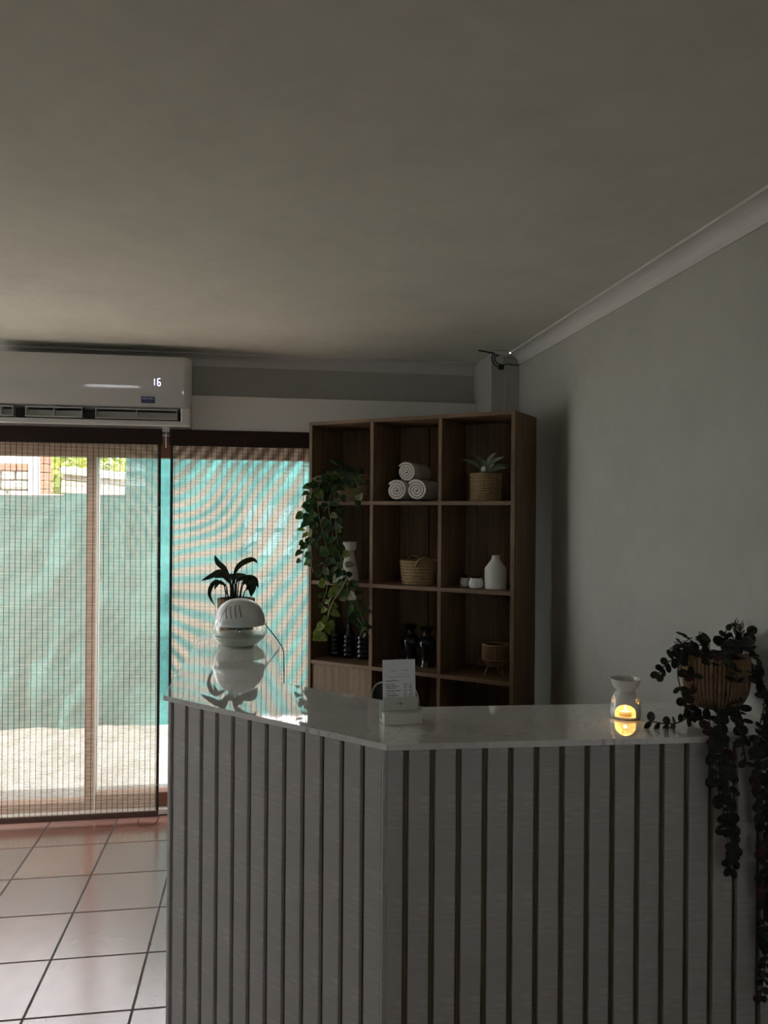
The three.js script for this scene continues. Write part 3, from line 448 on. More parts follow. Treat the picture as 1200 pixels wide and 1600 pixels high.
// ---- rattan pot on hairpin legs
{
  const t = thing('rattan_stand', 'small rattan cane pot on thin splayed legs', 'planter', sp(0.945, LV[0], 0.11), SROT), gs = [];
  for (let i = 0; i < 40; i++) { const a = i / 40 * 6.283; gs.push(tube([[0.030, 0.047], [0.049, 0.058], [0.059, 0.08], [0.060, 0.11], [0.058, 0.142]].map(([r, y]) => [r * Math.cos(a), y, r * Math.sin(a)]), 0.0025, 10, 5)); }
  part('cane_wall', gs, M.rattan, t).userData.kind = 'stuff';
  for (const [r, y] of [[0.058, 0.142], [0.060, 0.075], [0.030, 0.047]]) part('hoop', new THREE.TorusGeometry(r, 0.003, 6, 40).rotateX(G4).translate(0, y, 0), M.rattan, t);
  part('liner', lathe([[0, 0.05], [0.03, 0.05], [0.053, 0.075], [0.054, 0.135]], 30), std({ color: lin(0.05, 0.032, 0.018), roughness: 0.9, side: THREE.DoubleSide }), t);
  for (let k = 0; k < 3; k++) { const a = k * 2.094 + 0.5, c = Math.cos(a), s = Math.sin(a); part('leg', tube([[0.030 * c - 0.012 * s, 0.05, 0.03 * s + 0.012 * c], [0.052 * c - 0.002 * s, 0.004, 0.052 * s + 0.002 * c], [0.052 * c + 0.002 * s, 0.004, 0.052 * s - 0.002 * c], [0.030 * c + 0.012 * s, 0.05, 0.03 * s - 0.012 * c]].map((p) => p), 0.0022, 20, 5), M.rattan, t); }
}
// ================================================================ plants: helpers
function put(name, geo, m, parent, pos, quat, scale = 1) {        // a shared leaf placed by its place in the room
  parent.updateMatrixWorld(true); const mt = new THREE.Matrix4().compose(pos, quat, V(scale, scale, scale)).premultiply(parent.matrixWorld.clone().invert());
  const o = part(name, geo, m, parent); mt.decompose(o.position, o.quaternion, o.scale); return o;
}
function inRoom(name, geo, m, parent) { parent.updateMatrixWorld(true); return part(name, geo.applyMatrix4(parent.matrixWorld.clone().invert()), m, parent); }
function leafGeo(outline, cup, fold) {     // outline in x,y from the stalk at the origin, tip along +y
  const g = new THREE.ShapeGeometry(new THREE.Shape(outline.map(([x, y]) => new THREE.Vector2(x, y))), 6), base = g.toNonIndexed();
  const p = base.attributes.position, tris = []; 
  for (let i = 0; i < p.count; i += 3) { const a = V().fromBufferAttribute(p, i), b = V().fromBufferAttribute(p, i + 1), c = V().fromBufferAttribute(p, i + 2), m = a.clone().add(b).add(c).divideScalar(3); tris.push(a, b, m, b, c, m, c, a, m); }
  const pos = new Float32Array(tris.flatMap((v) => [v.x, v.y, fold * Math.abs(v.x) + cup * (v.x * v.x + (v.y - 0.5) ** 2)]));
  const o = new THREE.BufferGeometry(); o.setAttribute('position', new THREE.BufferAttribute(pos, 3)); o.computeVertexNormals(); return o;
}
const heart = []; for (let i = 0; i <= 22; i++) { const t = i / 22 * 6.283; const x = 0.42 * Math.sin(t) * (1 + 0.18 * Math.cos(t)), y = 0.46 - 0.5 * Math.cos(t) + (Math.abs(Math.sin(t / 2)) < 0.25 ? 0.08 : 0); heart.push([x * (y > 0.5 ? 1 - (y - 0.5) * 0.75 : 1), y]); }
const heartG = leafGeo(heart.slice(0, -1), 0.25, 0.35), heartG2 = leafGeo(heart.slice(0, -1).map(([x, y]) => [x * 0.8, y * 1.1]), -0.35, 0.5);
const oval = []; for (let i = 0; i < 14; i++) { const t = i / 14 * 6.283; oval.push([0.44 * Math.sin(t), 0.5 - 0.5 * Math.cos(t)]); }
const ovalG = leafGeo(oval, 0.35, 0.1), ovalG2 = leafGeo(oval.map(([x, y]) => [x * 0.72, y * 1.12]), 0.3, 0.2);
const lookQ = (tip, nrm) => { const y = tip.clone().normalize(), x = y.clone().cross(nrm).normalize(), z = x.clone().cross(y); return new THREE.Quaternion().setFromRotationMatrix(new THREE.Matrix4().makeBasis(x, y, z)); };
const jit = (k) => V(rr(-k, k), rr(-k, k), rr(-k, k));
const EUC = [
  [[1.156, 1.225, -1.96], [1.102, 1.238, -1.93], [1.077, 1.198, -1.92], [1.083, 1.153, -1.92], [1.086, 1.117, -1.9], [1.08, 1.087, -1.84]],
  [[1.131, 1.11, -1.9], [1.089, 1.086, -1.88], [1.029, 1.072, -1.86], [0.977, 1.077, -1.87]],
  [[1.159, 1.23, -1.95], [1.099, 1.228, -1.93], [1.057, 1.216, -1.93], [1.027, 1.184, -1.93]],
  [[1.151, 1.119, -1.86], [1.106, 1.079, -1.77], [1.098, 1.025, -1.745], [1.105, 0.951, -1.735], [1.103, 0.867, -1.735], [1.117, 0.797, -1.735], [1.109, 0.749, -1.735]],
  [[1.119, 1.106, -1.85], [1.077, 1.067, -1.76], [1.075, 1.02, -1.74], [1.075, 0.96, -1.735], [1.092, 0.903, -1.735], [1.09, 0.845, -1.735]],
  [[1.289, 1.202, -1.92], [1.242, 1.146, -1.8], [1.195, 1.082, -1.75], [1.178, 1.009, -1.735], [1.192, 0.916, -1.735], [1.197, 0.824, -1.735], [1.201, 0.731, -1.735], [1.2, 0.638, -1.735], [1.206, 0.545, -1.735], [1.193, 0.444, -1.735]],
  [[1.298, 1.185, -1.92], [1.26, 1.13, -1.8], [1.217, 1.022, -1.74], [1.223, 0.868, -1.735], [1.221, 0.714, -1.735], [1.228, 0.559, -1.735]],
  [[1.243, 1.223, -1.98], [1.274, 1.256, -1.97], [1.302, 1.267, -1.94], [1.335, 1.29, -1.92], [1.382, 1.286, -1.92]],
  [[1.234, 1.223, -1.98], [1.247, 1.254, -1.98], [1.25, 1.288, -1.98]],
  [[1.275, 1.228, -1.97], [1.301, 1.248, -1.93], [1.306, 1.236, -1.9], [1.322, 1.209, -1.88]],
  [[1.157, 1.22, -1.93], [1.123, 1.201, -1.91], [1.113, 1.172, -1.905], [1.128, 1.15, -1.905]],
  [[1.2, 1.112, -1.88], [1.183, 1.093, -1.84], [1.16, 1.08, -1.79], [1.147, 1.068, -1.75], [1.153, 1.009, -1.74]],
  [[1.193, 1.181, -1.87], [1.201, 1.142, -1.86], [1.207, 1.103, -1.85], [1.216, 1.078, -1.85]],
];
const SPRIG = [
  [[1.171, 1.226, -1.97], [1.138, 1.242, -1.96], [1.101, 1.253, -1.96], [1.083, 1.237, -1.96]],
  [[1.206, 1.227, -1.98], [1.187, 1.254, -1.98], [1.171, 1.273, -1.98]],
  [[1.259, 1.233, -1.99], [1.284, 1.259, -1.99], [1.287, 1.294, -1.99], [1.279, 1.305, -1.99]],
  [[1.281, 1.243, -1.98], [1.303, 1.271, -1.97], [1.308, 1.306, -1.97]],
  [[1.282, 1.221, -1.93], [1.294, 1.189, -1.9], [1.28, 1.156, -1.86]],
  [[1.156, 1.223, -1.96], [1.114, 1.217, -1.95], [1.095, 1.201, -1.95]],
];
const LILY = [
  [[[-0.13, 1.23, -3.44], [-0.136, 1.312, -3.44], [-0.163, 1.359, -3.44], [-0.19, 1.386, -3.44], [-0.203, 1.414, -3.44]], 0.0222] ,
  [[[-0.119, 1.23, -3.44], [-0.122, 1.326, -3.44], [-0.103, 1.367, -3.44], [-0.068, 1.392, -3.44], [-0.039, 1.397, -3.44], [-0.019, 1.381, -3.44]], 0.0222] ,
  [[[-0.135, 1.23, -3.44], [-0.141, 1.32, -3.44], [-0.176, 1.345, -3.44], [-0.216, 1.326, -3.44], [-0.259, 1.304, -3.44]], 0.0222] ,
  [[[-0.132, 1.23, -3.44], [-0.138, 1.298, -3.44], [-0.163, 1.329, -3.44], [-0.2, 1.321, -3.44]], 0.0194] ,
  [[[-0.146, 1.23, -3.44], [-0.165, 1.293, -3.44], [-0.195, 1.304, -3.44], [-0.216, 1.282, -3.44], [-0.224, 1.244, -3.44], [-0.202, 1.195, -3.44]], 0.0167] ,
  [[[-0.124, 1.23, -3.44], [-0.125, 1.312, -3.44], [-0.103, 1.331, -3.44], [-0.076, 1.331, -3.44]], 0.0222] ,
  [[[-0.108, 1.229, -3.44], [-0.095, 1.312, -3.44], [-0.06, 1.32, -3.44], [-0.033, 1.312, -3.44], [-0.016, 1.276, -3.44]], 0.025] ,
  [[[-0.102, 1.229, -3.44], [-0.081, 1.292, -3.44], [-0.054, 1.314, -3.44], [-0.038, 1.284, -3.44], [-0.043, 1.243, -3.44]], 0.0278] ,
  [[[-0.113, 1.23, -3.44], [-0.108, 1.304, -3.44], [-0.087, 1.326, -3.44], [-0.065, 1.303, -3.44], [-0.054, 1.256, -3.44]], 0.025] ,
  [[[-0.14, 1.23, -3.44], [-0.154, 1.285, -3.44], [-0.184, 1.299, -3.44], [-0.205, 1.266, -3.44]], 0.0167] ,
  [[[-0.119, 1.23, -3.44], [-0.117, 1.293, -3.44], [-0.13, 1.326, -3.44], [-0.146, 1.32, -3.44]], 0.0194] ,
  [[[-0.097, 1.229, -3.44], [-0.07, 1.27, -3.44], [-0.049, 1.276, -3.44], [-0.048, 1.237, -3.44]], 0.025] ,
];
const VINES = [
  [[0.421, 1.79, -3.896], [0.342, 1.785, -3.831], [0.288, 1.784, -3.822], [0.249, 1.753, -3.839], [0.232, 1.691, -3.852], [0.227, 1.604, -3.856], [0.239, 1.51, -3.846], [0.222, 1.41, -3.859], [0.246, 1.308, -3.841]],
  [[0.406, 1.78, -3.907], [0.33, 1.754, -3.84], [0.273, 1.713, -3.82], [0.267, 1.604, -3.812], [0.288, 1.496, -3.796], [0.309, 1.404, -3.78], [0.29, 1.326, -3.795], [0.31, 1.26, -3.779], [0.291, 1.172, -3.794]],
  [[0.41, 1.77, -3.88], [0.34, 1.722, -3.807], [0.315, 1.635, -3.789], [0.333, 1.512, -3.775], [0.327, 1.42, -3.767], [0.356, 1.345, -3.745], [0.39, 1.286, -3.719], [0.405, 1.196, -3.707], [0.435, 1.121, -3.697], [0.484, 1.048, -3.672]],
  [[0.425, 1.778, -3.843], [0.364, 1.666, -3.789], [0.344, 1.543, -3.766], [0.362, 1.421, -3.753], [0.379, 1.316, -3.727], [0.362, 1.239, -3.74], [0.32, 1.174, -3.772], [0.312, 1.097, -3.779], [0.283, 1.032, -3.8], [0.277, 0.992, -3.805]],
  [[0.404, 1.789, -3.884], [0.32, 1.766, -3.823], [0.26, 1.728, -3.818], [0.208, 1.635, -3.858], [0.214, 1.541, -3.853], [0.203, 1.447, -3.861], [0.192, 1.353, -3.87]],
  [[0.416, 1.794, -3.85], [0.431, 1.775, -3.788], [0.452, 1.713, -3.747], [0.44, 1.651, -3.744]],
  [[0.386, 1.285, -3.734], [0.426, 1.226, -3.704], [0.449, 1.152, -3.687], [0.478, 1.078, -3.677]],
];
// ---- ivy trailing from its basket
{
  const stem = std({ color: lin(0.20, 0.22, 0.10), roughness: 0.7 });
  const ms = [leafMat(0.022, 0.062, 0.015), leafMat(0.036, 0.09, 0.02), leafMat(0.06, 0.135, 0.028), leafMat(0.17, 0.24, 0.035), leafMat(0.30, 0.32, 0.2)]; seed = 411; let n = 0;
  VINES.forEach((v, vi) => {
    const c = new THREE.CatmullRomCurve3(v.map((p) => V(...p))), len = c.getLength();
    inRoom('vine_stem', new THREE.TubeGeometry(c, 50, 0.0022, 5), stem, ivy);
    const k = Math.round(len / 0.0235);
    for (let i = 1; i <= k; i++) { const t = i / k, p = c.getPoint(t), side = i % 2 ? 1 : -1; const tip = V(side * rr(0.2, 1) + rr(-0.3, 0.3), rr(-1, 0.15), rr(-0.1, 0.7)).normalize(), nrm = V(rr(-0.7, 0.3), rr(-0.1, 0.7), rr(0.4, 1)).normalize();
      const sz = rr(0.032, 0.058) * (t > 0.92 ? 0.7 : 1), st = p.clone().addScaledVector(tip, 0.010); const q = rnd(), lo = p.y < 1.3 && vi === 3; 
      put('leaf', rnd() < 0.6 ? heartG : heartG2, ms[lo ? 3 : q < 0.35 ? 0 : q < 0.66 ? 1 : q < 0.86 ? 2 : q < 0.94 ? 3 : 4], ivy, st, lookQ(tip, nrm), sz); n++; }
  });
  const bt = V(...sp(0.165, LV[2] + 0.13, 0.145));
  for (let i = 0; i < 22; i++) { const a = rr(0, 6.28), r = rr(0.02, 0.1), p = bt.clone().add(V(Math.cos(a) * r, rr(0, 0.05), Math.sin(a) * r)); put('leaf', heartG, ms[i % 2], ivy, p, lookQ(V(Math.cos(a), rr(-0.4, 0.9), Math.sin(a)), V(rr(-0.4, 0.4), 1, rr(0.2, 1))), rr(0.035, 0.055)); }
  inRoom('curled_tendril', tube([[0.283, 1.032, -3.80], [0.274, 1.012, -3.803], [0.281, 1.0, -3.80], [0.272, 0.988, -3.803], [0.279, 0.978, -3.80]], 0.0018, 30, 5), std({ color: lin(0.45, 0.45, 0.3), roughness: 0.7 }), ivy);
  inRoom('bare_runner', tube([[0.40, 1.30, -3.70], [0.37, 1.24, -3.715], [0.345, 1.20, -3.73], [0.325, 1.155, -3.755], [0.312, 1.10, -3.77]], 0.003, 24, 5), std({ color: lin(0.36, 0.33, 0.2), roughness: 0.7 }), ivy);
}

// ---- lily in the ribbed pot at the end of the counter
{
  const pc = V(-0.1106, CH, -3.44), t = thing('potted_lily', 'dark strap leaved lily in a ribbed brown pot behind the air washer', 'potted plant', [pc.x, CH, pc.z]);
  const g = lathe([[0, 0], [0.066, 0.0], [0.070, 0.006], [0.078, 0.170], [0.071, 0.170], [0.068, 0.15]], 168), q = g.attributes.position;
  for (let i = 0; i < q.count; i++) { const x = q.getX(i), z = q.getZ(i), y = q.getY(i), a = Math.atan2(z, x), f = 1 + (Math.hypot(x, z) > 0.0695 && y > 0.003 ? 0.028 * Math.sign(Math.cos(a * 42)) * Math.pow(Math.abs(Math.cos(a * 42)), 0.5) : 0); q.setX(i, x * f); q.setZ(i, z * f); } g.computeVertexNormals();
  part('ribbed_pot', mapUV(g), M.cane, t); part('soil', cyl(0.069, 0.068, 0.012, 30).translate(0, 0.150, 0), M.soil, t);
  const ms = [leafMat(0.008, 0.016, 0.006, 0.12), leafMat(0.012, 0.026, 0.008, 0.15)]; seed = 77;
  LILY.forEach(([pts, wd], k) => { const n = pts.length, dz = rr(-0.035, 0.035), w = pts.map((p, i) => V(p[0] - pc.x + (i === 0 ? 0 : 0), p[1] - CH - (i === 0 ? 0.08 : 0), dz * i / (n - 1) + rr(-0.004, 0.004)));
    part('stalk', new THREE.TubeGeometry(new THREE.CatmullRomCurve3(w.slice(0, 2).concat([w[1].clone().lerp(w[2], 0.3)])), 8, 0.0028, 5), ms[0], t);
    part('leaf', strap(w.slice(1), wd * 1.15, 0.3, 16, 0.93), ms[k % 2], t); });
  for (let k = 0; k < 7; k++) { const a = rr(-1, 1), h = rr(0.2, 0.26); part('stalk', tube([[a * 0.02, 0.15, rr(-0.02, 0.02)], [a * 0.035, h - 0.03, 0], [a * 0.05, h, 0]], 0.0024, 8, 5), ms[0], t); }
}

// ---- air washer: clear bowl of water under a white shell
{
  const t = thing('air_washer', 'white domed air washer with a clear water bowl on the counter', 'air purifier', [-0.0895, CH, -3.25], 0.12);
  const R = 0.1115, ring = (f) => f;
  const bowl = smoothProf([[0, 0.0008], [0.058, 0.0008], [0.078, 0.007], [0.100, 0.030], [R, 0.062], [0.1085, 0.088], [0.098, 0.115], [0.088, 0.130]], 40);
  part('bowl', lathe(bowl, 64), phy({ color: lin(0.93, 0.96, 0.95), roughness: 0.03, transmission: 1, thickness: 0, ior: 1.49, side: THREE.DoubleSide }), t, 'clear plastic bowl');
  part('water', lathe([[0, 0.003], [0.056, 0.003], [0.076, 0.0095], [0.097, 0.031], [0.105, 0.048], [0, 0.048]], 48), phy({ color: lin(0.80, 0.83, 0.74), roughness: 0.35, transmission: 0.55, thickness: 0 }), t, 'cloudy water');
  // shell: the upper half, cut away lower at the front than at the back
  const dome = smoothProf([[0.1, 0.082], [0.1015, 0.100], [0.0955, 0.130], [0.078, 0.160], [0.050, 0.181], [0.022, 0.189], [0, 0.190]], 40).filter(([r, y]) => y > 0.086);
  dome.unshift([0.097, 0.086]); dome[dome.length - 1] = [0, 0.19];
  const inner = dome.map(([r, y]) => [Math.max(0, r - 0.003), y - 0.003]).reverse(); inner[0][0] = 0;
  const solid = new Brush(new THREE.LatheGeometry([...inner.slice().reverse(), ...dome.slice().reverse()].length ? [...dome, ...inner.filter((p) => p[1] > 0.084)].map(([r, y]) => new THREE.Vector2(r, y)) : [], 64)); solid.updateMatrixWorld();
  const ev = new Evaluator(); ev.useGroups = false; ev.attributes = ['position', 'normal', 'uv'];
  let shell = solid;
  for (let k = 0; k < 4; k++) { const a0 = -0.62 + k * 0.2, pts = []; for (let i = 0; i <= 5; i++) { const f = i / 5, y = 0.118 + 0.046 * f - k * 0.0 + k * 0.002, r = 0.101 - 0.034 * Math.pow(f, 1.6) , a = a0 - 0.22 * f * (1 - k * 0.18); pts.push([r * Math.sin(a), y, r * Math.cos(a)]); }
    const slit = new Brush(tube(pts, 0.0026, 14, 6)); slit.updateMatrixWorld(); void slit; part('vent_slit', tube(pts.map(([x, y, z]) => { const s = domeR(y) / Math.hypot(x, z); return [x * s, y, z * s]; }), 0.0014, 16, 6), M.black, t, 'dark curved vent slit'); }
  function domeR(y) { let i = 0; while (i < dome.length - 2 && dome[i + 1][1] < y) i++; const [r0, y0] = dome[i], [r1, y1] = dome[i + 1]; return r0 + (r1 - r0) * Math.min(1, Math.max(0, (y - y0) / (y1 - y0 + 1e-9))) + 0.0001; }
  part('shell', shell.geometry, M.plastic, t, 'white plastic dome');
  part('front_seam', tube(Array.from({ length: 12 }, (_, i) => { const f = i / 11, y = 0.105 + 0.078 * f, a = -0.98 + 0.25 * f, r = domeR(y); return [r * Math.sin(a), y, r * Math.cos(a)]; }), 0.0016, 20, 6), M.plastic, t);
  part('skirt_rim', new THREE.TorusGeometry(0.0985, 0.0028, 8, 64).rotateX(G4).translate(0, 0.0865, 0), M.plastic, t);
  part('spray_stem', lathe([[0, 0.044], [0.006, 0.044], [0.0085, 0.07], [0.013, 0.088], [0.014, 0.1], [0, 0.1]], 20), std({ color: lin(0.08, 0.08, 0.08), roughness: 0.4 }), t, 'dark spinning stem');
  part('motor_plate', cyl(0.09, 0.094, 0.006, 40).translate(0, 0.094, 0), M.acVane, t);
  seed = 5; const dr = []; for (let i = 0; i < 160; i++) { const a = rr(-1.6, 1.6), y = rr(0.052, 0.084), r = 0.1095 - Math.abs(y - 0.066) * 0.16; dr.push(new THREE.SphereGeometry(rr(0.0006, 0.0015), 5, 4).translate(r * Math.sin(a) * 0.985, y, r * Math.cos(a) * 0.985)); }
  part('droplets', dr, phy({ color: lin(0.9, 0.93, 0.93), roughness: 0.05, transmission: 0.6, thickness: 0 }), t).userData.kind = 'stuff';
  solo('power_lead', tube([[0.012, 1.148, -3.235], [0.030, 1.125, -3.225], [0.052, 1.098, -3.22], [0.066, 1.078, -3.22], [0.074, 1.067, -3.21], [0.085, 1.05, -3.2], [0.0885, 1.0, -3.2], [0.09, 0.7, -3.2], [0.10, 0.2, -3.2]], 0.0024, 50, 6), M.black, 'thin black power lead running off the counter from the air washer', 'cable');
}

// ---- menu holder
{
  const t = thing('menu_holder', 'white stand holding a printed price card on the counter', 'card holder', [0.357, CH, -2.012], 0.06);
  part('base', rbox(-0.050, 0.050, 0.0005, 0.029, 0.0, 0.034, 0.0015), M.matteWhite, t);
  part('foot', rbox(-0.050, 0.050, 0.0005, 0.004, -0.03, 0.001, 0.001), M.matteWhite, t);
  part('back_rest', rbox(-0.050, 0.050, 0.003, 0.050, -0.028, -0.024, 0.001), M.matteWhite, t);
  part('front_ridge', rbox(-0.046, 0.044, 0.029, 0.033, 0.002, 0.006, 0.001), M.matteWhite, t);
  const cv = document.createElement('canvas'); cv.width = 360; cv.height = 520; const g = cv.getContext('2d'); g.fillStyle = '#e9edf0'; g.fillRect(0, 0, 360, 520); seed = 17;
  const words = (x, y, w, h, c) => { g.fillStyle = c; let q = x; while (q < x + w) { const l = Math.min(rr(5, 11), x + w - q); g.fillRect(q, y + (rnd() < 0.3 ? -2 : 0), l, h + (rnd() < 0.25 ? 3 : 0)); q += l + (rnd() < 0.2 ? 6 : 2); } };
  words(80, 108, 70, 7, '#aab2b8'); words(215, 108, 70, 8, '#aab2b8'); g.fillStyle = '#aab2b8'; g.fillRect(130, 152, 180, 2);
  g.fillStyle = '#8a9298'; for (let k = 0; k < 16; k++) if (k !== 10) { g.fillRect(55 + k * 16, 174, 3, 16); if (k % 3) g.fillRect(55 + k * 16, k % 2 ? 174 : 181, 9, 3); }
  [[216, 145, 9], [254, 90, 7], [274, 140, 8], [294, 110, 7], [322, 160, 9], [352, 110, 7], [372, 140, 8], [392, 90, 7], [430, 150, 7], [450, 120, 7]].forEach(([y, w, h], i) => { words(34, y, w, h, '#4b545a'); if (i) { words(234, y + 2, 34, h, '#5b646a'); words(290, y + 2, 36, h, '#5b646a'); } });
  const tx = new THREE.CanvasTexture(cv); tx.colorSpace = THREE.SRGBColorSpace;
  const paper = std({ color: lin(0.76, 0.80, 0.83), roughness: 0.7 });
  const cd = part('price_card', rbox(-0.042, 0.046, 0, 0.128, -0.0006, 0.0006, 0.0005), paper, t, 'printed price card'); cd.position.set(-0.002, 0.029, -0.012); cd.rotation.x = -0.10;
  part('print', new THREE.PlaneGeometry(0.086, 0.126).translate(0.002, 0.064, 0.0009), std({ map: tx, roughness: 0.7 }), cd);
  const fc = part('front_card', rbox(-0.046, 0.044, 0, 0.033, -0.0008, 0.0008, 0.0005), std({ color: lin(0.52, 0.55, 0.48), roughness: 0.7 }), t, 'small front card with a lotus mark'); fc.position.set(0, 0.032, 0.008); fc.rotation.x = -0.1;
  const ink = std({ color: lin(0.06, 0.06, 0.06), roughness: 0.8 }), pet = [];
  for (const a of [0, 0.5, -0.5, 1.05, -1.05]) { const s = new THREE.Shape(); const l = a ? 0.0072 : 0.0098; s.moveTo(0, 0); s.quadraticCurveTo(0.0028, l * 0.5, 0, l); s.quadraticCurveTo(-0.0028, l * 0.5, 0, 0); const h = new THREE.Path(); h.moveTo(0, l * 0.14); h.quadraticCurveTo(0.0017, l * 0.5, 0, l * 0.86); h.quadraticCurveTo(-0.0017, l * 0.5, 0, l * 0.14); s.holes.push(h); const e = new THREE.ExtrudeGeometry(s, { depth: 0.0002, bevelEnabled: false, curveSegments: 6 }); e.rotateZ(-a); pet.push(e); }
  for (const x of [-0.009, 0.009]) pet.push(new THREE.CircleGeometry(0.0009, 8).translate(x, 0.002, 0.0001)); pet.push(new THREE.CircleGeometry(0.0008, 8).translate(0, -0.006, 0.0001));
  part('lotus_mark', pet, ink, fc).position.set(-0.002, 0.014, 0.0009);
}

// ---- oil burner with a lit candle
{
  const t = thing('oil_burner', 'white ceramic oil burner with a lit tealight on the counter', 'oil burner', [0.963, CH, -1.985], -0.44);
  const ev = new Evaluator(); ev.useGroups = false; ev.attributes = ['position', 'normal', 'uv'];
  const out = smoothProf([[0.0395, 0.0008], [0.0405, 0.008], [0.0405, 0.02], [0.038, 0.042], [0.032, 0.058], [0.026, 0.067], [0.0235, 0.071]], 26), inn = smoothProf([[0.020, 0.071], [0.0225, 0.066], [0.0285, 0.057], [0.0345, 0.041], [0.037, 0.02], [0.037, 0.0045]], 22);
  const prof = [[0, 0.0008], ...out, ...inn, [0, 0.0045]];
  let body = new Brush(lathe(prof, 72)); body.updateMatrixWorld();
  const arch = new THREE.Shape(); arch.moveTo(-0.0265, 0.0065); arch.lineTo(0.0265, 0.0065); arch.lineTo(0.0265, 0.018); arch.absellipse(0, 0.018, 0.0265, 0.0225, 0, Math.PI, false, 0); arch.lineTo(-0.0265, 0.0065);
  const cut = (g) => { const b = new Brush(g.index ? g : g); b.updateMatrixWorld(); body = ev.evaluate(body, b, SUBTRACTION); };
  cut(new THREE.ExtrudeGeometry(arch, { depth: 0.06, bevelEnabled: false, curveSegments: 16 }));
  const bits = []; for (const a of [-1.06, 1.06, Math.PI, Math.PI - 1.0, Math.PI + 1.0]) for (let k = 0; k < 8; k++) { const g = new THREE.CapsuleGeometry(0.00115, 0.0036, 3, 8); g.scale(1, 1, 5); g.translate(0, 0.0062, 0); g.rotateZ(k * Math.PI / 4 + 0.2); g.translate(0, 0.0475, 0.034); g.rotateY(a); bits.push(g); }
  for (const b of bits) cut(b);
  part('body', body.geometry, M.ceramic, t);
  part('dish', lathe(smoothProf([[0, 0.073], [0.022, 0.070], [0.026, 0.0745], [0.034, 0.083], [0.0385, 0.096], [0.0395, 0.103]], 30).concat(smoothProf([[0.0375, 0.103], [0.034, 0.091], [0.024, 0.081], [0, 0.079]], 20)), 64), M.ceramic, t);
  const c = new THREE.Group(); c.name = 'tealight'; t.add(c);
  part('tin_cup', lathe([[0, 0.005], [0.0165, 0.005], [0.0165, 0.0165], [0.016, 0.0165], [0.016, 0.0125], [0, 0.0125]], 40), std({ color: lin(0.62, 0.56, 0.48), roughness: 0.35, metalness: 0.7 }), c);
  part('wax', cyl(0.0155, 0.0155, 0.0015, 30).translate(0, 0.0132, 0), std({ color: lin(0.85, 0.78, 0.6), roughness: 0.4 }), c);
  part('wick', cyl(0.0006, 0.0006, 0.005, 6).translate(0, 0.016, 0), M.black, c);
  part('flame', lathe(smoothProf([[0, 0.0175], [0.0022, 0.020], [0.0026, 0.0235], [0.0013, 0.028], [0, 0.0325]], 18), 16), std({ color: 0xffe0a0, emissive: lin(1, 0.72, 0.32), emissiveIntensity: 6 }), c);
  const l = new THREE.PointLight(lin(1, 0.5, 0.12), 0.012, 0, 2); l.name = 'candle_light'; l.position.set(0, 0.026, 0.004); l.castShadow = true; l.shadow.radius = 0.15; t.add(l);
}

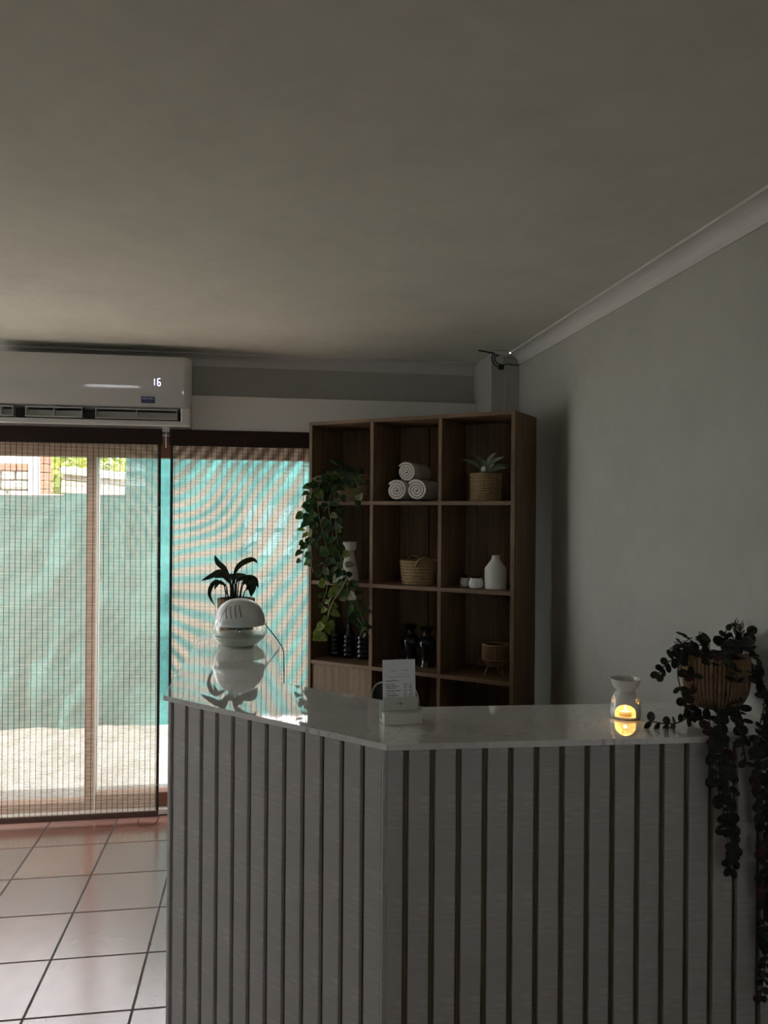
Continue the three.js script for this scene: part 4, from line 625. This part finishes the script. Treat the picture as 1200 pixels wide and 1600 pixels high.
// ---- cane planter with trailing eucalyptus at the end of the counter
{
  const pc = [1.191, CH, -1.93], t = thing('eucalyptus_planter', 'cane bowl planter with dark eucalyptus hanging over the counter front', 'potted plant', pc), gs = [];
  const pr = [[0.040, 0.036], [0.056, 0.044], [0.072, 0.070], [0.079, 0.108], [0.079, 0.172]];
  for (let i = 0; i < 50; i++) { const a = i / 50 * 6.283 + rr(-0.012, 0.012), w = rr(0.0036, 0.0046); gs.push(tube(pr.map(([r, y]) => [(r + w * 0.3) * Math.cos(a), y + (y > 0.16 ? rr(-0.002, 0.003) : 0), (r + w * 0.3) * Math.sin(a)]), w, 14, 6)); }
  part('cane_wall', gs.map((g) => mapUV(g)), M.cane, t).userData.kind = 'stuff';
  part('liner', lathe(smoothProf([[0, 0.038], [0.037, 0.036], [0.053, 0.046], [0.069, 0.072], [0.0755, 0.108], [0.0755, 0.165]], 20), 40), std({ color: lin(0.16, 0.10, 0.055), roughness: 1, side: THREE.DoubleSide }), t);
  part('rim_hoop', new THREE.TorusGeometry(0.077, 0.0035, 6, 48).rotateX(G4).translate(0, 0.168, 0), M.cane, t);
  part('soil', cyl(0.075, 0.074, 0.01, 30).translate(0, 0.155, 0), M.soil, t);
  for (let k = 0; k < 3; k++) { const a = k * 2.094 + 1.2, c = Math.cos(a), s = Math.sin(a); part('leg', tube([[0.048 * c - 0.012 * s, 0.042, 0.048 * s + 0.012 * c], [0.066 * c - 0.010 * s, 0.006, 0.066 * s + 0.010 * c], [0.066 * c, 0.0028, 0.066 * s], [0.066 * c + 0.010 * s, 0.006, 0.066 * s - 0.010 * c], [0.048 * c + 0.012 * s, 0.042, 0.048 * s - 0.012 * c]], 0.0024, 20, 5), M.black, t, 'dark wire leg'); }
  const stem = std({ color: lin(0.045, 0.035, 0.022), roughness: 0.8 });
  const ms = [leafMat(0.010, 0.015, 0.009, 0.12), leafMat(0.018, 0.022, 0.011, 0.12), leafMat(0.034, 0.016, 0.012, 0.12), leafMat(0.06, 0.02, 0.013, 0.12)]; seed = 613; let shown = 0; const rest = [];
  const leaf = (g, m, p, q, s, far) => { if (!far && shown < 300) { shown++; put('leaf', g, m, t, p, q, s); } else { const h = g.clone().applyMatrix4(new THREE.Matrix4().compose(p, q, V(s, s, s))); rest.push(h); } };
  EUC.forEach((v, vi) => {
    const c = new THREE.CatmullRomCurve3(v.map(([x, y, z]) => V(Math.min(x, 1.285), y, z)));
    inRoom('stem', new THREE.TubeGeometry(c, 40, 0.0018, 5), stem, t);
    const hang = c.getLength() > 0.4, k = Math.max(4, Math.round(c.getLength() / (hang ? 0.0185 : 0.021)));
    for (let i = 1; i <= k; i++) for (const side of [1, -1]) { const f = i / k, p = c.getPoint(Math.min(1, f)), d = c.getTangent(Math.min(1, f)); if (rnd() < 0.1 || (vi === 0 && f > 0.25 && f < 0.55)) continue;
      const ax = d.clone().cross(V(rr(-0.5, 0.5), rr(-0.2, 0.2), 1)).normalize().multiplyScalar(side), tip = ax.addScaledVector(d, rr(0.2, 0.8)).add(jit(0.3)).normalize(); if (tip.z < -0.1 && p.z > -1.8) tip.z = 0.05; if (p.x > 1.26) tip.x = Math.min(tip.x, 0);
      const nrm = V(rr(-0.7, 0.5), rr(-0.2, 0.6), rr(0.3, 1)).normalize(), sz = rr(0.019, 0.03) * (1.08 - 0.45 * Math.max(0, f - 0.6)); const q = rnd();
      leaf(rnd() < 0.65 ? ovalG : ovalG2, ms[q < 0.5 ? 0 : q < 0.84 ? 1 : q < 0.95 ? 2 : 3], p, lookQ(tip, nrm), sz, vi === 6 || (sz < 0.0215 && i % 2)); }
  });
  for (let i = 0; i < 64; i++) { const a = i < 44 ? rr(0, 6.283) : rr(0.9, 3.4), r = i < 44 ? rr(0.01, 0.085) : rr(0.080, 0.094), p = V(pc[0] + Math.cos(a) * r, CH + (i < 44 ? rr(0.165, 0.212) : rr(0.115, 0.19)), pc[2] + Math.sin(a) * r); if (p.x > 1.28) continue; leaf(rnd() < 0.6 ? ovalG : ovalG2, ms[Math.floor(rnd() * rnd() * 4)], p, lookQ(V(Math.cos(a), rr(-0.6, 0.8), Math.sin(a)), V(rr(-0.5, 0.5), 1, rr(0, 1))), rr(0.024, 0.036)); }
  if (rest.length) inRoom('foliage', join(rest), ms[1], t).userData.kind = 'stuff';
  SPRIG.forEach((v) => { const c = new THREE.CatmullRomCurve3(v.map(([x, y, z]) => V(Math.min(x, 1.285), y, z))), gs = [new THREE.TubeGeometry(c, 16, 0.0018, 4)];
    for (let i = 2; i < 16; i++) for (const s of [1, -1]) { const p = c.getPoint(i / 16), d = c.getTangent(i / 16), q = d.clone().cross(V(0, 0, 1)).multiplyScalar(s).addScaledVector(d, 0.9).add(jit(0.4)).normalize(), e = p.clone().addScaledVector(q, rr(0.012, 0.022)); e.x = Math.min(e.x, 1.3); gs.push(new THREE.TubeGeometry(new THREE.LineCurve3(p, e), 1, 0.0012, 4)); }
    inRoom('fern_sprig', join(gs), stem, t); });
}

// ---- desk chair behind the counter
{
  const t = thing('desk_chair', 'black desk chair with white piping behind the counter', 'chair', [0.434, 0, -2.72], -1.05);
  const pad = (w, h, r, d) => { const s = new THREE.Shape(); s.moveTo(-w / 2 + r * 0.5, 0); s.lineTo(w / 2 - r * 0.5, 0); s.quadraticCurveTo(w / 2, 0, w / 2, r * 0.6); s.lineTo(w / 2, h - r); s.quadraticCurveTo(w / 2, h, w / 2 - r * 1.3, h); s.lineTo(-w / 2 + r * 1.3, h); s.quadraticCurveTo(-w / 2, h, -w / 2, h - r); s.lineTo(-w / 2, r * 0.6); s.quadraticCurveTo(-w / 2, 0, -w / 2 + r * 0.5, 0); return [new THREE.ExtrudeGeometry(s, { depth: d, bevelEnabled: true, bevelSize: 0.008, bevelThickness: 0.01, bevelSegments: 3, curveSegments: 10 }), s]; };
  const [bgeo, bs] = pad(0.18, 0.40, 0.075, 0.03);
  const back = part('backrest', bgeo, M.black, t); back.position.set(0, 0.60, -0.05);
  const pts = bs.getPoints(10); const loop = (z, k) => new THREE.TubeGeometry(new THREE.CatmullRomCurve3(pts.map((p) => V(p.x * k, p.y * 1.0 + (k - 1) * 0.2, z)), true), 120, 0.0035, 6, true);
  part('piping', loop(0.044, 1.03), M.matteWhite, back, 'white piping'); part('piping', loop(-0.012, 1.07), M.matteWhite, back, 'white piping');
  const [sg] = pad(0.42, 0.42, 0.09, 0.05); const seat = part('seat', sg.rotateX(-G4), M.black, t); seat.position.set(0, 0.43, 0.26);
  part('back_bar', tube([[0, 0.66, -0.07], [0, 0.52, -0.10], [0, 0.43, -0.02], [0, 0.425, 0.05]], 0.014, 20, 8), M.black, t);
  part('gas_column', cyl(0.025, 0.03, 0.34, 16).translate(0, 0.255, 0.05), M.black, t);
  for (let k = 0; k < 5; k++) { const a = k * 1.2566, c = Math.cos(a), s = Math.sin(a); part('base_arm', tube([[0, 0.11, 0.05], [0.13 * c, 0.09, 0.05 + 0.13 * s], [0.26 * c, 0.07, 0.05 + 0.26 * s]], 0.017, 10, 8), M.black, t); part('caster', cyl(0.028, 0.028, 0.04, 16).rotateZ(G4).rotateY(a).translate(0.26 * c, 0.0285, 0.05 + 0.26 * s), M.black, t); }
}
shade(scene);
renderer.render(scene, camera);
